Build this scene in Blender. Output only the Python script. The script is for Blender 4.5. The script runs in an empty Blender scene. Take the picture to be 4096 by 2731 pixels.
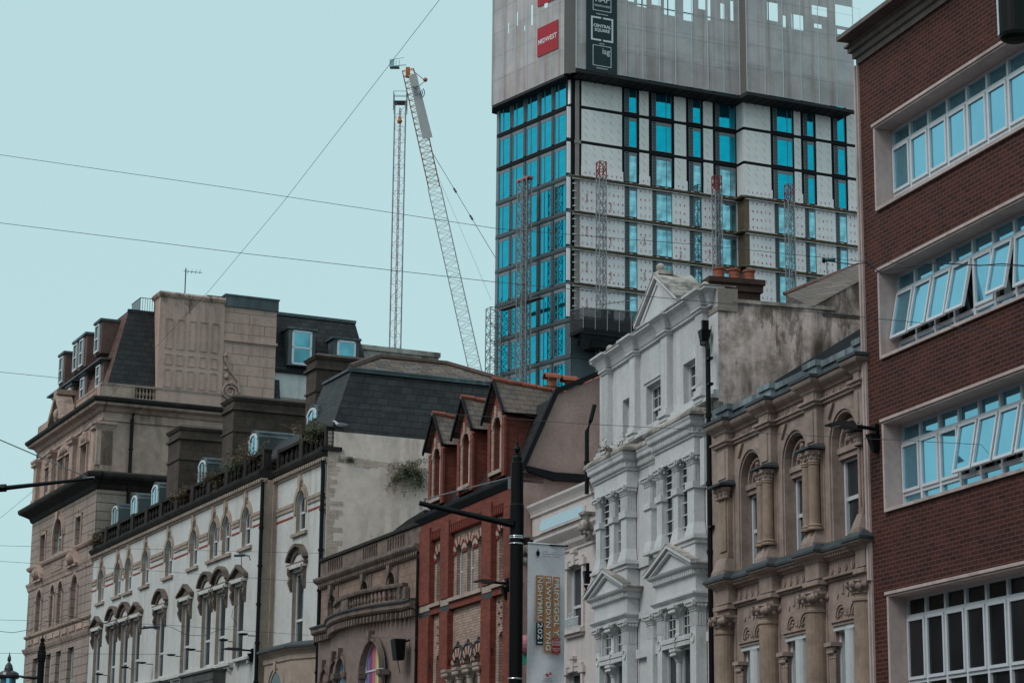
import bpy, math, random
from mathutils import Vector, Matrix
random.seed(7)
PI=math.pi
S=bpy.context.scene
COL=S.collection
# ---------------------------------------------------------------- camera
FPX=8850.0
cam=bpy.data.objects.new('camera',bpy.data.cameras.new('camera')); COL.objects.link(cam)
RT=Vector((0.99995747,-0.00922272,0)); RU=Vector((-0.00208327,-0.22587527,-0.974154)); RZ=Vector((0.00898435,0.97411257,-0.22588488))
# rows: world x, y, z in camera axes -> camera-to-world rotation
CM=Matrix((RT,RU,RZ))
cam.matrix_world=Matrix.Translation((0,0,1.6))@CM.to_4x4()
cam.data.sensor_width=36; cam.data.lens=FPX/4096*36; cam.data.clip_start=.5; cam.data.clip_end=6000
S.camera=cam
def at(x,y,d):
    "world point seen at photo pixel x,y (4096 wide) at d metres along the view axis"
    v=CM@Vector(((x-2048)/FPX,-(y-1365.5)/FPX,-1))
    return Vector((0,0,1.6))+v*d
# ---------------------------------------------------------------- light
W=bpy.data.worlds.new('World'); S.world=W; W.use_nodes=True
n=W.node_tree.nodes; l=W.node_tree.links; n.clear()
sky=n.new('ShaderNodeTexSky'); sky.sky_type='NISHITA'; sky.sun_disc=False
SUN_EL,SUN_AZ=math.radians(48),math.radians(-126)   # azimuth from +Y, clockwise
sky.sun_elevation=SUN_EL; sky.sun_rotation=SUN_AZ; sky.dust_density=4; sky.air_density=1.2; sky.ozone_density=2
mx=n.new('ShaderNodeMixRGB'); mx.inputs[0].default_value=.80; mx.inputs[2].default_value=(5.65,8.25,8.45,1)
bg=n.new('ShaderNodeBackground'); bg.inputs[1].default_value=.1
out=n.new('ShaderNodeOutputWorld')
l.new(sky.outputs[0],mx.inputs[1]); l.new(mx.outputs[0],bg.inputs[0]); l.new(bg.outputs[0],out.inputs[0])
sl=bpy.data.lights.new('sun','SUN'); sl.energy=1.4; sl.angle=math.radians(25); sl.color=(1,.975,.97)
so=bpy.data.objects.new('sun',sl); COL.objects.link(so)
sd=Vector((math.sin(SUN_AZ)*math.cos(SUN_EL),math.cos(SUN_AZ)*math.cos(SUN_EL),math.sin(SUN_EL)))
so.rotation_euler=sd.to_track_quat('Z','Y').to_euler()
S.view_settings.view_transform='Standard'; S.view_settings.look='None'; S.view_settings.exposure=0; S.view_settings.gamma=1
S.cycles.use_denoising=True
S.cycles.max_bounces=6; S.cycles.diffuse_bounces=3; S.cycles.transparent_max_bounces=12
# ---------------------------------------------------------------- materials
MATS={}
class NT:
    def __init__(s,name):
        s.m=bpy.data.materials.new(name); s.m.use_nodes=True; s.n=s.m.node_tree.nodes; s.l=s.m.node_tree.links
        s.b=s.n['Principled BSDF']; MATS[name]=s.m
    def add(s,t,**k):
        q=s.n.new(t)
        for a,v in k.items():
            if a.startswith('i_'):
                key=a[2:]; key=int(key) if key.isdigit() else key
                q.inputs[key].default_value=v
            else: setattr(q,a,v)
        return q
    def mix(s,fac,a,b,mode='MIX'):
        q=s.add('ShaderNodeMixRGB',blend_type=mode)
        for i,v in ((0,fac),(1,a),(2,b)):
            if hasattr(v,'is_linked') or isinstance(v,bpy.types.NodeSocket): s.l.new(v,q.inputs[i])
            elif i==0: q.inputs[0].default_value=v
            else: q.inputs[i].default_value=(*v,1)
        return q.outputs[0]
    def ramp(s,src,stops):
        q=s.add('ShaderNodeValToRGB'); e=q.color_ramp.elements
        while len(e)<len(stops): e.new(.5)
        for el,(p,c) in zip(e,stops):
            el.position=p; el.color=(*c,1) if isinstance(c,tuple) else (c,c,c,1)
        s.l.new(src,q.inputs[0]); return q.outputs[0]
    def coord(s,sx=1,sy=1,sz=1,scale=None):
        tc=s.add('ShaderNodeTexCoord'); mp=s.add('ShaderNodeMapping'); s.l.new(tc.outputs['Object'],mp.inputs[0])
        mp.inputs['Scale'].default_value=(sx,sy,sz); return mp.outputs[0]
    def noise(s,vec,scale,detail=5,rough=.6):
        q=s.add('ShaderNodeTexNoise'); q.inputs['Scale'].default_value=scale; q.inputs['Detail'].default_value=detail; q.inputs['Roughness'].default_value=rough
        s.l.new(vec,q.inputs['Vector']); return q.outputs[0]
    def wallcoord(s):
        tc=s.add('ShaderNodeTexCoord'); sp=s.add('ShaderNodeSeparateXYZ'); s.l.new(tc.outputs['Object'],sp.inputs[0])
        ad=s.add('ShaderNodeMath',operation='ADD'); s.l.new(sp.outputs[0],ad.inputs[0]); s.l.new(sp.outputs[1],ad.inputs[1])
        cb=s.add('ShaderNodeCombineXYZ'); s.l.new(ad.outputs[0],cb.inputs[0]); s.l.new(sp.outputs[2],cb.inputs[1]); return cb.outputs[0]
def surf(name,col,rough=.8,var=.25,scale=1.2,brick=None,streak=0,streakcol=(.03,.028,.026),bump=.15,metal=0,spec=.3,dirt=0,dirtcol=(.03,.027,.024),slope=False):
    t=NT(name); v=t.coord(); c=None
    n1=t.noise(v,scale); n2=t.noise(v,scale*9,3)
    lo=tuple(x*(1-var) for x in col); hi=tuple(min(1,x*(1+var)) for x in col)
    base=t.ramp(n1,[(.3,lo),(.7,hi)]); base=t.mix(.25,base,t.ramp(n2,[(.35,tuple(x*.6 for x in col)),(.65,hi)]))
    hgt=n2
    if brick:
        bw,bh,mort,mcol,c2,off=brick
        b=t.add('ShaderNodeTexBrick'); b.inputs['Scale'].default_value=1; b.offset=off
        b.inputs['Brick Width'].default_value=bw; b.inputs['Row Height'].default_value=bh; b.inputs['Mortar Size'].default_value=mort
        b.inputs['Color1'].default_value=(1,1,1,1); b.inputs['Color2'].default_value=(*c2,1); b.inputs['Mortar'].default_value=(1,1,1,1); b.inputs['Bias'].default_value=0
        b.inputs['Mortar Smooth'].default_value=.1
        if slope:
            tc=t.add('ShaderNodeTexCoord'); sp=t.add('ShaderNodeSeparateXYZ'); t.l.new(tc.outputs['Object'],sp.inputs[0])
            cb=t.add('ShaderNodeCombineXYZ'); t.l.new(sp.outputs[slope[0]],cb.inputs[0]); t.l.new(sp.outputs[slope[1]],cb.inputs[1]); vec=cb.outputs[0]
        else: vec=t.wallcoord()
        t.l.new(vec,b.inputs['Vector'])
        base=t.mix(1,base,b.outputs['Color'],'MULTIPLY')
        base=t.mix(b.outputs['Fac'],base,mcol)
        inv=t.add('ShaderNodeMath',operation='SUBTRACT'); inv.inputs[0].default_value=1; t.l.new(b.outputs['Fac'],inv.inputs[1])
        ad=t.add('ShaderNodeMath',operation='MULTIPLY_ADD'); t.l.new(n2,ad.inputs[0]); ad.inputs[1].default_value=.25; t.l.new(inv.outputs[0],ad.inputs[2]); hgt=ad.outputs[0]
    if streak:
        sv=t.coord(2.2,2.2,.16); sn=t.noise(sv,1.3,6,.65); big=t.noise(v,.35,3)
        f=t.ramp(sn,[(.42,0.),(.60,1.)]); g=t.ramp(big,[(.42,0.),(.60,1.)])
        m=t.add('ShaderNodeMath',operation='MULTIPLY'); t.l.new(f,m.inputs[0]); t.l.new(g,m.inputs[1])
        m2=t.add('ShaderNodeMath',operation='MULTIPLY'); t.l.new(m.outputs[0],m2.inputs[0]); m2.inputs[1].default_value=streak
        base=t.mix(m2.outputs[0],base,streakcol)
    if dirt:
        dn=t.noise(v,2.3,8,.7); f=t.ramp(dn,[(.45,0.),(.62,1.)])
        m=t.add('ShaderNodeMath',operation='MULTIPLY'); t.l.new(f,m.inputs[0]); m.inputs[1].default_value=dirt
        base=t.mix(m.outputs[0],base,dirtcol)
    t.l.new(base,t.b.inputs['Base Color'])
    t.b.inputs['Roughness'].default_value=rough; t.b.inputs['Metallic'].default_value=metal; t.b.inputs['Specular IOR Level'].default_value=spec
    bp=t.add('ShaderNodeBump'); bp.inputs['Strength'].default_value=bump; bp.inputs['Distance'].default_value=.02
    t.l.new(hgt,bp.inputs['Height']); t.l.new(bp.outputs[0],t.b.inputs['Normal'])
    return t.m
def glass(name,col,metal=.0,rough=.06,spec=.5,var=.0,wob=.02):
    t=NT(name); v=t.coord(); n1=t.noise(v,.8,2)
    base=t.ramp(n1,[(.35,tuple(x*(1-var) for x in col)),(.65,tuple(min(1,x*(1+var)) for x in col))])
    t.l.new(base,t.b.inputs['Base Color']); t.b.inputs['Metallic'].default_value=metal; t.b.inputs['Roughness'].default_value=rough; t.b.inputs['Specular IOR Level'].default_value=spec
    bp=t.add('ShaderNodeBump'); bp.inputs['Strength'].default_value=wob; bp.inputs['Distance'].default_value=.05; t.l.new(n1,bp.inputs['Height']); t.l.new(bp.outputs[0],t.b.inputs['Normal'])
    return t.m
MO=(.30,.235,.22)
redb=surf('modern_brick',(.072,.0175,.0125),.85,.4,1.5,brick=(.225,.0755,.0065,(.135,.07,.056),(.5,.52,.5),.5),bump=.5)
conc=surf('painted_concrete',(.50,.39,.37),.8,.12,.9,streak=.3,bump=.1)
concd=surf('weathered_concrete',(.16,.125,.115),.85,.3,1.4,streak=.6)
upvc=surf('white_plastic_frame',(.60,.62,.66),.4,.04,3,bump=.02,spec=.5)
wood=surf('white_painted_wood',(.55,.56,.57),.5,.08,3,bump=.05)
gsky=glass('sky_reflecting_glass',(.22,.52,.66),.85,.04,var=.06)
gdark=glass('dark_glass',(.012,.013,.016),.0,.08,.35,var=.5)
gmid=glass('old_window_glass',(.025,.032,.038),.12,.06,.5,var=.5,wob=.15)
gtow=glass('blue_tower_glass',(.003,.40,.54),.9,.05,var=.10,wob=.03)
gtow2=glass('pale_tower_glass',(.24,.50,.58),.85,.05,var=.45,wob=.05)
sand=surf('warm_sandstone',(.31,.22,.17),.9,.25,1.1,streak=.35,dirt=.35,dirtcol=(.12,.08,.06),bump=.3)
sandl=surf('pink_sandstone',(.35,.255,.22),.9,.18,1.1,streak=.35,streakcol=(.10,.075,.06),dirt=.4,dirtcol=(.12,.09,.08),bump=.25)
lead=surf('grey_lead',(.07,.08,.09),.6,.5,2.2,streak=.75,streakcol=(.24,.29,.32),bump=.15,spec=.5)
leadd=surf('dark_lead',(.045,.05,.058),.6,.4,2,bump=.1)
stucco=surf('white_stucco',(.59,.575,.585),.85,.07,1.2,streak=.22,streakcol=(.16,.13,.11),dirt=.12,dirtcol=(.25,.19,.16),bump=.15)
stuccod=surf('mouldy_stucco',(.42,.37,.34),.9,.2,1.2,streak=.8,streakcol=(.035,.03,.028),dirt=.6,dirtcol=(.08,.065,.05),bump=.2)
stain=surf('stained_render',(.70,.545,.51),.9,.12,.9,streak=1.,streakcol=(.045,.03,.022),dirt=.55,dirtcol=(.085,.06,.042),bump=.2)
pink=surf('cream_pink_stucco',(.58,.50,.485),.85,.06,1.2,streak=.18,streakcol=(.2,.15,.13),bump=.12)
plaque=surf('pale_blue_paint',(.48,.64,.72),.7,.05,3,bump=.05)
vred=surf('victorian_red_brick',(.235,.052,.034),.85,.28,1.5,brick=(.225,.075,.007,(.12,.055,.045),(.68,.62,.6),.5),bump=.45)
vredd=surf('moulded_red_brick',(.17,.035,.025),.85,.3,3,bump=.3)
buff=surf('buff_brick',(.45,.31,.255),.85,.22,1.5,brick=(.225,.075,.008,(.16,.11,.09),(.7,.68,.66),.5),bump=.4)
buffw=surf('buff_stone',(.40,.31,.26),.85,.18,2,dirt=.2,bump=.2)
blackb=surf('black_glazed_brick',(.028,.028,.034),.5,.35,2,brick=(.225,.075,.008,(.06,.05,.05),(.7,.7,.7),.5),bump=.4)
slate=surf('dark_slate',(.032,.029,.032),.65,.35,1.2,brick=(.42,.26,.016,(.006,.006,.008),(.5,.5,.55),.5),dirt=.2,dirtcol=(.07,.055,.045),bump=.7)
slatel=surf('weathered_slate',(.16,.125,.115),.7,.3,1.5,brick=(.32,.16,.008,(.035,.028,.026),(.62,.6,.6),.5),dirt=.25,dirtcol=(.22,.13,.06),bump=.7,slope=(0,1))
slatex=surf('dormer_slate',(.16,.125,.115),.7,.3,1.5,brick=(.34,.13,.008,(.035,.028,.026),(.62,.6,.6),.5),dirt=.25,dirtcol=(.22,.13,.06),bump=.7,slope=(1,2))
terra=surf('terracotta',(.30,.085,.05),.75,.25,2.5,dirt=.25,bump=.2)
blackp=surf('black_paint',(.0035,.0035,.004),.5,.3,3,bump=.05,spec=.18)
render=surf('grey_pebble_render',(.35,.23,.205),.95,.18,1.3,streak=.5,streakcol=(.09,.065,.06),bump=.6)
sooty=surf('sooty_stone',(.030,.024,.022),.95,.4,1.1,dirt=.75,dirtcol=(.012,.011,.010),streak=.5,bump=.4)
ash=surf('sandstone_ashlar',(.31,.205,.165),.9,.16,1,brick=(.62,.24,.007,(.10,.07,.06),(.8,.78,.76),.5),dirt=.4,dirtcol=(.10,.07,.06),bump=.35)
hotelw=surf('cream_hotel_render',(.56,.545,.535),.85,.07,1,streak=.45,streakcol=(.33,.26,.21),dirt=.12,dirtcol=(.30,.24,.2),bump=.12)
hotelt=surf('buff_hotel_trim',(.38,.29,.24),.85,.15,1,streak=.3,dirt=.25,dirtcol=(.14,.10,.08),bump=.15)
redline=surf('red_oxide_band',(.25,.045,.03),.8,.15,2)
sidew=surf('flaking_side_render',(.80,.60,.54),.9,.09,.6,streak=.4,streakcol=(.20,.15,.12),dirt=.10,dirtcol=(.16,.11,.09),bump=.25)
flake=surf('exposed_pale_brick',(.66,.49,.42),.9,.2,1.5,brick=(.225,.075,.006,(.38,.26,.22),(.8,.76,.74),.5),dirt=.2,dirtcol=(.14,.07,.05),bump=.6)
grand=surf('bath_stone',(.45,.315,.265),.9,.15,.6,streak=.7,streakcol=(.13,.09,.07),dirt=.28,dirtcol=(.15,.10,.08),bump=.2)
grandb=surf('bath_stone_blocks',(.50,.34,.285),.9,.13,.6,brick=(1.6,.52,.012,(.13,.09,.075),(.93,.92,.9),.5),streak=.35,streakcol=(.13,.085,.06),bump=.35)
rust=surf('rusticated_stone',(.36,.27,.235),.9,.14,.7,streak=.5,dirt=.25,dirtcol=(.15,.11,.09),brick=(9.0,.42,.02,(.10,.07,.06),(.97,.96,.95),0),bump=.6)
copper=surf('green_grey_lead',(.062,.076,.085),.6,.3,1.5,streak=.4,streakcol=(.2,.26,.28))
tslate=surf('red_brown_tile',(.15,.075,.06),.8,.35,1.2,brick=(.3,.2,.007,(.03,.02,.018),(.6,.58,.6),.5),dirt=.3,bump=.6)
insul=surf('insulation_board',(.82,.74,.73),.7,.04,1,bump=.03)
wrapm=surf('house_wrap',(.84,.77,.79),.6,.05,1,bump=.25)
memb=surf('black_membrane',(.009,.009,.011),.7,.3,1,bump=.2,spec=.15)
clad=surf('grey_green_cladding',(.055,.075,.088),.45,.12,.8,bump=.03,spec=.5)
cladf=surf('window_aluminium',(.16,.18,.20),.45,.1,2,spec=.5)
ledge=surf('brown_cavity_board',(.14,.10,.065),.8,.25,2)
whitem=surf('white_clip',(.6,.58,.57),.6,.05,2)
def sc(prof,k): return [(p*k,z) for p,z in prof]
steel=surf('galvanised_steel',(.20,.20,.21),.45,.2,3,metal=.3,spec=.5)
cranew=surf('white_crane_paint',(.62,.58,.57),.5,.1,3)
craner=surf('faded_red_crane_paint',(.42,.12,.08),.5,.2,3)
orange=surf('orange_paint',(.50,.14,.03),.5,.15,3)
mred=surf('red_mast_paint',(.22,.02,.02),.5,.2,3)
signr=surf('red_banner',(.38,.018,.03),.6,.05,2)
signb=surf('charcoal_banner',(.012,.025,.032),.6,.15,2)
signw=surf('banner_white_print',(.62,.64,.65),.6,.03,2)
signo=surf('ochre_print',(.42,.19,.075),.7,.06,2)
bann=surf('pale_banner_cloth',(.66,.64,.67),.7,.04,1.5,bump=.05)
banng=surf('grey_print',(.13,.13,.14),.7,.05,2)
teal=surf('teal_letter',(.01,.14,.19),.5,.1,3)
stoneball=surf('lichened_stone',(.42,.37,.34),.9,.2,5,dirt=.5,dirtcol=(.12,.09,.07),bump=.3)
blind=surf('grey_blind',(.16,.155,.16),.8,.1,2)
leaf=surf('leaf_green',(.085,.095,.05),.7,.5,5)
leafr=surf('russet_leaf',(.13,.09,.055),.7,.5,5)
gullw=surf('white_feather',(.55,.55,.55),.8,.05,9); gullg=surf('grey_feather',(.14,.15,.17),.8,.1,9)
wirem=surf('black_cable',(.03,.04,.06),.5,.1,3)
asph=surf('asphalt',(.05,.05,.052),.9,.3,2,bump=.3); paving=surf('paving_slabs',(.22,.20,.19),.9,.2,1,brick=(.6,.6,.01,(.08,.08,.08),(.85,.85,.85),.5))
def stainmap(m,za=10.6,zb=13.1,k=0.):
    nt=m.node_tree; t=NT.__new__(NT); t.m=m; t.n=nt.nodes; t.l=nt.links; t.b=t.n['Principled BSDF']
    old=t.b.inputs['Base Color'].links[0].from_socket
    tc=t.add('ShaderNodeTexCoord'); sp=t.add('ShaderNodeSeparateXYZ'); t.l.new(tc.outputs['Object'],sp.inputs[0])
    a=t.noise(t.coord(1.5,1.5,.5),1.5,9,.78); b=t.noise(t.coord(3,3,.35),1.7,6,.7)
    mr=t.add('ShaderNodeMapRange'); mr.inputs[1].default_value=za; mr.inputs[2].default_value=zb; mr.inputs[3].default_value=-.17+k; mr.inputs[4].default_value=.03+k; t.l.new(sp.outputs[2],mr.inputs[0])
    s=t.add('ShaderNodeMath',operation='ADD'); t.l.new(a,s.inputs[0]); t.l.new(mr.outputs[0],s.inputs[1])
    f=t.ramp(s.outputs[0],[(.50,0.),(.545,.55),(.64,.9)])
    c=t.mix(f,old,(.085,.062,.05)); 
    s2=t.add('ShaderNodeMath',operation='ADD'); t.l.new(b,s2.inputs[0]); t.l.new(mr.outputs[0],s2.inputs[1])
    c=t.mix(t.ramp(s2.outputs[0],[(.60,0.),(.66,.75)]),c,(.12,.075,.035)); t.l.new(c,t.b.inputs['Base Color'])
stainmap(stain)
stonest=surf('streaked_bath_stone',(.50,.34,.285),.9,.13,.6,streak=.3,streakcol=(.13,.085,.06),bump=.2); stainmap(stonest,25.6,28.0,-.02)
# scaffold screen: perforated cloth, a little see-through
def netting(name,col,alpha,holes=False):
    t=NT(name); v=t.coord(); n1=t.noise(v,.45,4,.6); base=t.ramp(n1,[(.33,tuple(x*.78 for x in col)),(.6,col)]); n2=t.noise(t.coord(1.6,1.6,.05),1.0,4,.6); base=t.mix(1,base,t.ramp(n2,[(.36,(.74,.70,.69)),(.5,(1,.98,.97)),(.62,(.92,1.,1.04))]),'MULTIPLY')
    t.l.new(base,t.b.inputs['Base Color']); t.b.inputs['Roughness'].default_value=.9; t.b.inputs['Alpha'].default_value=alpha
    return t.m
net=netting('perforated_screen',(.47,.40,.40),.95); netthin=netting('debris_net',(.03,.027,.03),.8)
SPLIT={k:.03 for k in ('insulation_board','house_wrap','side_wall','pilaster','column','capital','window_surround','sill','black_brick_band','pier','colonnette','colonnette_capital','lead_cap','window_guard','white_mullion','pipe_bracket','return_wall','lion_bracket','ball_base','arch_surround','transom','white_corner_panel','screen_return','main_cornice','bay_front','buff_wall')}
SPLIT.update({'carving':.16,'arch_stone':.3,'arch_brick':.3,'arch_hood':.08,'corbel_table':.3,'diaper_brick':.5,'arch_moulding':.1,'blind_window_panel':.1,'exposed_brick':.35,'fixing_clips':.0})
# ---------------------------------------------------------------- mesh kit
class G:
    def __init__(s): s.v=[];s.f=[]
    def quad(s,*p):
        i=len(s.v); s.v+=[tuple(q) for q in p]; s.f.append(tuple(range(i,i+len(p)))); return s
    def box(s,x0,x1,y0,y1,z0,z1):
        i=len(s.v)
        s.v+=[(x0,y0,z0),(x1,y0,z0),(x1,y1,z0),(x0,y1,z0),(x0,y0,z1),(x1,y0,z1),(x1,y1,z1),(x0,y1,z1)]
        s.f+=[(i+a,i+b,i+c,i+d) for a,b,c,d in ((0,3,2,1),(4,5,6,7),(0,1,5,4),(1,2,6,5),(2,3,7,6),(3,0,4,7))]; return s
    def prism(s,poly,y0,y1,ax='y'):
        i=len(s.v);m=len(poly)
        def P(a,b,y): return (a,y,b) if ax=='y' else ((y,a,b) if ax=='x' else (a,b,y))
        s.v+=[P(a,b,y0) for a,b in poly]+[P(a,b,y1) for a,b in poly]
        s.f+=[tuple(range(i,i+m)),tuple(range(i+2*m-1,i+m-1,-1))]
        s.f+=[(i+k,i+(k+1)%m,i+m+(k+1)%m,i+m+k) for k in range(m)]; return s
    def frustum(s,x0,x1,y0,y1,z0,X0,X1,Y0,Y1,z1):
        i=len(s.v)
        s.v+=[(x0,y0,z0),(x1,y0,z0),(x1,y1,z0),(x0,y1,z0),(X0,Y0,z1),(X1,Y0,z1),(X1,Y1,z1),(X0,Y1,z1)]
        s.f+=[(i+a,i+b,i+c,i+d) for a,b,c,d in ((0,3,2,1),(4,5,6,7),(0,1,5,4),(1,2,6,5),(2,3,7,6),(3,0,4,7))]; return s
    def mould(s,x0,x1,y,prof,yb=None,l=1,r=1):
        "cornice: prof = (projection, z) from bottom to top; ends mitred out by the projection when l / r"
        yb=y+.05 if yb is None else yb
        i=len(s.v); m=len(prof)
        for sx,x,k in ((-1,x0,l),(1,x1,r)):
            for p,z in prof: s.v.append((x+sx*p*k,y-p,z))
        for sx,x,k in ((-1,x0,l),(1,x1,r)):
            for p,z in prof: s.v.append((x+sx*p*k,yb,z))
        for a in range(m-1):
            s.f.append((i+a,i+m+a,i+m+a+1,i+a+1))
            s.f.append((i+a,i+a+1,i+2*m+a+1,i+2*m+a)); s.f.append((i+m+a,i+3*m+a,i+3*m+a+1,i+m+a+1))
        s.f.append((i,i+2*m,i+3*m,i+m)); s.f.append((i+m-1,i+2*m-1,i+4*m-1,i+3*m-1)); return s
    def lathe(s,cx,cy,prof,n=14,a0=0,a1=2*PI):
        i=len(s.v);m=len(prof); full=abs(a1-a0-2*PI)<1e-6; k=n if full else n+1
        for j in range(k):
            a=a0+(a1-a0)*j/n
            for r,z in prof: s.v.append((cx+r*math.cos(a),cy+r*math.sin(a),z))
        for j in range(n):
            j2=(j+1)%k
            for q in range(m-1): s.f.append((i+j*m+q,i+j2*m+q,i+j2*m+q+1,i+j*m+q+1))
        if full:
            s.f.append(tuple(i+j*m for j in range(k))[::-1]); s.f.append(tuple(i+j*m+m-1 for j in range(k)))
        return s
    def tube(s,pts,r,n=6,r2=None):
        pts=[Vector(p) for p in pts]; i=len(s.v); m=len(pts); r2=r if r2 is None else r2
        for k,p in enumerate(pts):
            d=(pts[min(k+1,m-1)]-pts[max(k-1,0)]).normalized(); a=d.orthogonal() if abs(d.z)<.99 else Vector((1,0,0)); a=(a-d*a.dot(d)).normalized(); b=d.cross(a); rr=r+(r2-r)*k/max(1,m-1)
            for j in range(n): t=2*PI*j/n; s.v.append(tuple(p+(a*math.cos(t)+b*math.sin(t))*rr))
        for k in range(m-1):
            for j in range(n): s.f.append((i+k*n+j,i+k*n+(j+1)%n,i+(k+1)*n+(j+1)%n,i+(k+1)*n+j))
        s.f.append(tuple(range(i,i+n))[::-1]); s.f.append(tuple(range(i+(m-1)*n,i+m*n))); return s
    def bar(s,p,q,w=.05): return s.tube([p,q],w,4)
    def ball(s,c,r,n=12,sz=1):
        return s.lathe(c[0],c[1],[(r*math.sin(PI*k/8)+1e-4,c[2]-r*sz*math.cos(PI*k/8)) for k in range(9)],n)
    def ring(s,cx,zs,r0,r1,y0,y1,a0=0,a1=PI,n=14):
        i=len(s.v)
        for k in range(n+1):
            a=a0+(a1-a0)*k/n; c,d=math.cos(a),math.sin(a)
            s.v+=[(cx+r0*c,y0,zs+r0*d),(cx+r1*c,y0,zs+r1*d),(cx+r1*c,y1,zs+r1*d),(cx+r0*c,y1,zs+r0*d)]
        for k in range(n):
            for a in range(4): s.f.append((i+4*k+a,i+4*k+(a+1)%4,i+4*k+4+(a+1)%4,i+4*k+4+a))
        s.f.append((i,i+1,i+2,i+3)); s.f.append((i+4*n+3,i+4*n+2,i+4*n+1,i+4*n)); return s
    def wall(s,x0,x1,z0,z1,y,ops,depth=.3,n=12):
        "front face at y with openings (x0,x1,z0,z1[,rise]) and their reveals; z1 is the crown of an arched opening"
        X=sorted({x0,x1,*[o[0] for o in ops],*[o[1] for o in ops]}); Z=sorted({z0,z1,*[o[2] for o in ops],*[o[3] for o in ops]})
        X=[x for x in X if x0-1e-6<=x<=x1+1e-6]; Z=[z for z in Z if z0-1e-6<=z<=z1+1e-6]
        for a,b in zip(X,X[1:]):
            run=None
            for c,d in zip(Z,Z[1:]):
                mx_,mz=(a+b)/2,(c+d)/2
                hit=any(o[0]<mx_<o[1] and o[2]<mz<o[3] for o in ops)
                if hit:
                    if run is not None: s.quad((a,y,run),(b,y,run),(b,y,c),(a,y,c)); run=None
                elif run is None: run=c
            if run is not None: s.quad((a,y,run),(b,y,run),(b,y,Z[-1]),(a,y,Z[-1]))
        for o in ops:
            a,b,c,d=o[:4]; rise=o[4] if len(o)>4 else 0; yy=y+depth
            zs=d-rise; out=[(a,c),(a,zs)]
            if rise:
                w=(b-a)/2; cx=(a+b)/2; R=(w*w+rise*rise)/(2*rise); cz=d-R; t0=math.asin(min(1,w/R))
                if rise>=w-1e-6: t0=PI/2
                arc=[(cx+R*math.sin(-t0+2*t0*k/n),cz+R*math.cos(-t0+2*t0*k/n)) for k in range(n+1)]
                for (p,q),(p2,q2) in zip(arc,arc[1:]): s.quad((p,y,q),(p2,y,q2),(p2,y,d),(p,y,d))
                out+=arc[1:-1]
            out+=[(b,zs),(b,c)]
            for (p,q),(p2,q2) in zip(out,out[1:]+out[:1]): s.quad((p,y,q),(p2,y,q2),(p2,yy,q2),(p,yy,q))
        return s
    def mesh(s,name,mat):
        me=bpy.data.meshes.new(name); me.from_pydata(s.v,[],s.f); me.materials.append(mat); me.validate(); return me
    def pieces(s,eps):
        "islands whose boxes touch within eps, one G each"
        par=list(range(len(s.v)))
        def fd(a):
            while par[a]!=a: par[a]=par[par[a]]; a=par[a]
            return a
        for f in s.f:
            r=fd(f[0])
            for q in f[1:]: par[fd(q)]=r
        isl={}
        for k,f in enumerate(s.f): isl.setdefault(fd(f[0]),[]).append(k)
        L=list(isl.values()); B=[]
        for fs in L:
            P=[s.v[q] for k in fs for q in s.f[k]]; B.append([min(p[i] for p in P)-eps/2 for i in range(3)]+[max(p[i] for p in P)+eps/2 for i in range(3)])
        n=len(L); pr=list(range(n))
        def g(a):
            while pr[a]!=a: a=pr[a]
            return a
        for i in range(n):
            for j in range(i+1,n):
                if all(B[i][k]<=B[j][k+3] and B[j][k]<=B[i][k+3] for k in range(3)): pr[g(i)]=g(j)
        grp={}
        for i in range(n): grp.setdefault(g(i),[]).extend(L[i])
        out=[]
        for fs in grp.values():
            h=G(); mp={}
            for k in fs:
                nf=[]
                for q in s.f[k]:
                    if q not in mp: mp[q]=len(h.v); h.v.append(s.v[q])
                    nf.append(mp[q])
                h.f.append(tuple(nf))
            out.append(h)
        return out
    def obj(s,name,mat,parent=None,loc=None,smooth=False):
        if name in SPLIT and not loc:
            ps=s.pieces(SPLIT[name])
            if 1<len(ps)<=100:
                for h in ps: o=put(name,h.mesh(name,mat),parent)
                return o
        me=s.mesh(name,mat)
        if smooth:
            for p in me.polygons: p.use_smooth=True
        return put(name,me,parent,loc)
def put(name,me,parent=None,loc=None):
    o=bpy.data.objects.new(name,me); COL.objects.link(o); o.parent=parent
    if loc: o.location=loc
    return o
def tag(o,label,cat,group=None):
    o['label']=label; o['category']=cat
    if group: o['group']=group
    return o
def thing(name,label,cat,loc=(0,0,0),rz=0,group=None):
    o=bpy.data.objects.new(name,None); COL.objects.link(o); o.location=loc; o.rotation_euler=(0,0,rz); o.empty_display_size=.2
    return tag(o,label,cat,group)
def frame(ang): return math.radians(ang-90)
def dupe(root,loc=None,label=None,rz=None):
    r=root.copy(); COL.objects.link(r)
    if loc: r.location=loc
    if rz is not None: r.rotation_euler=(0,0,rz)
    if label: r['label']=label
    for ch in list(root.children):
        c=ch.copy(); COL.objects.link(c); c.parent=r
        for g2 in list(ch.children):
            d=g2.copy(); COL.objects.link(d); d.parent=c
    return r
def local(ob,P):
    "world point -> local coordinates of a building"
    a=ob.rotation_euler[2]; d=Vector(P)-Vector(ob.location)
    return Vector((d.x*math.cos(a)+d.y*math.sin(a),-d.x*math.sin(a)+d.y*math.cos(a),d.z))
CACHE={}
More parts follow.
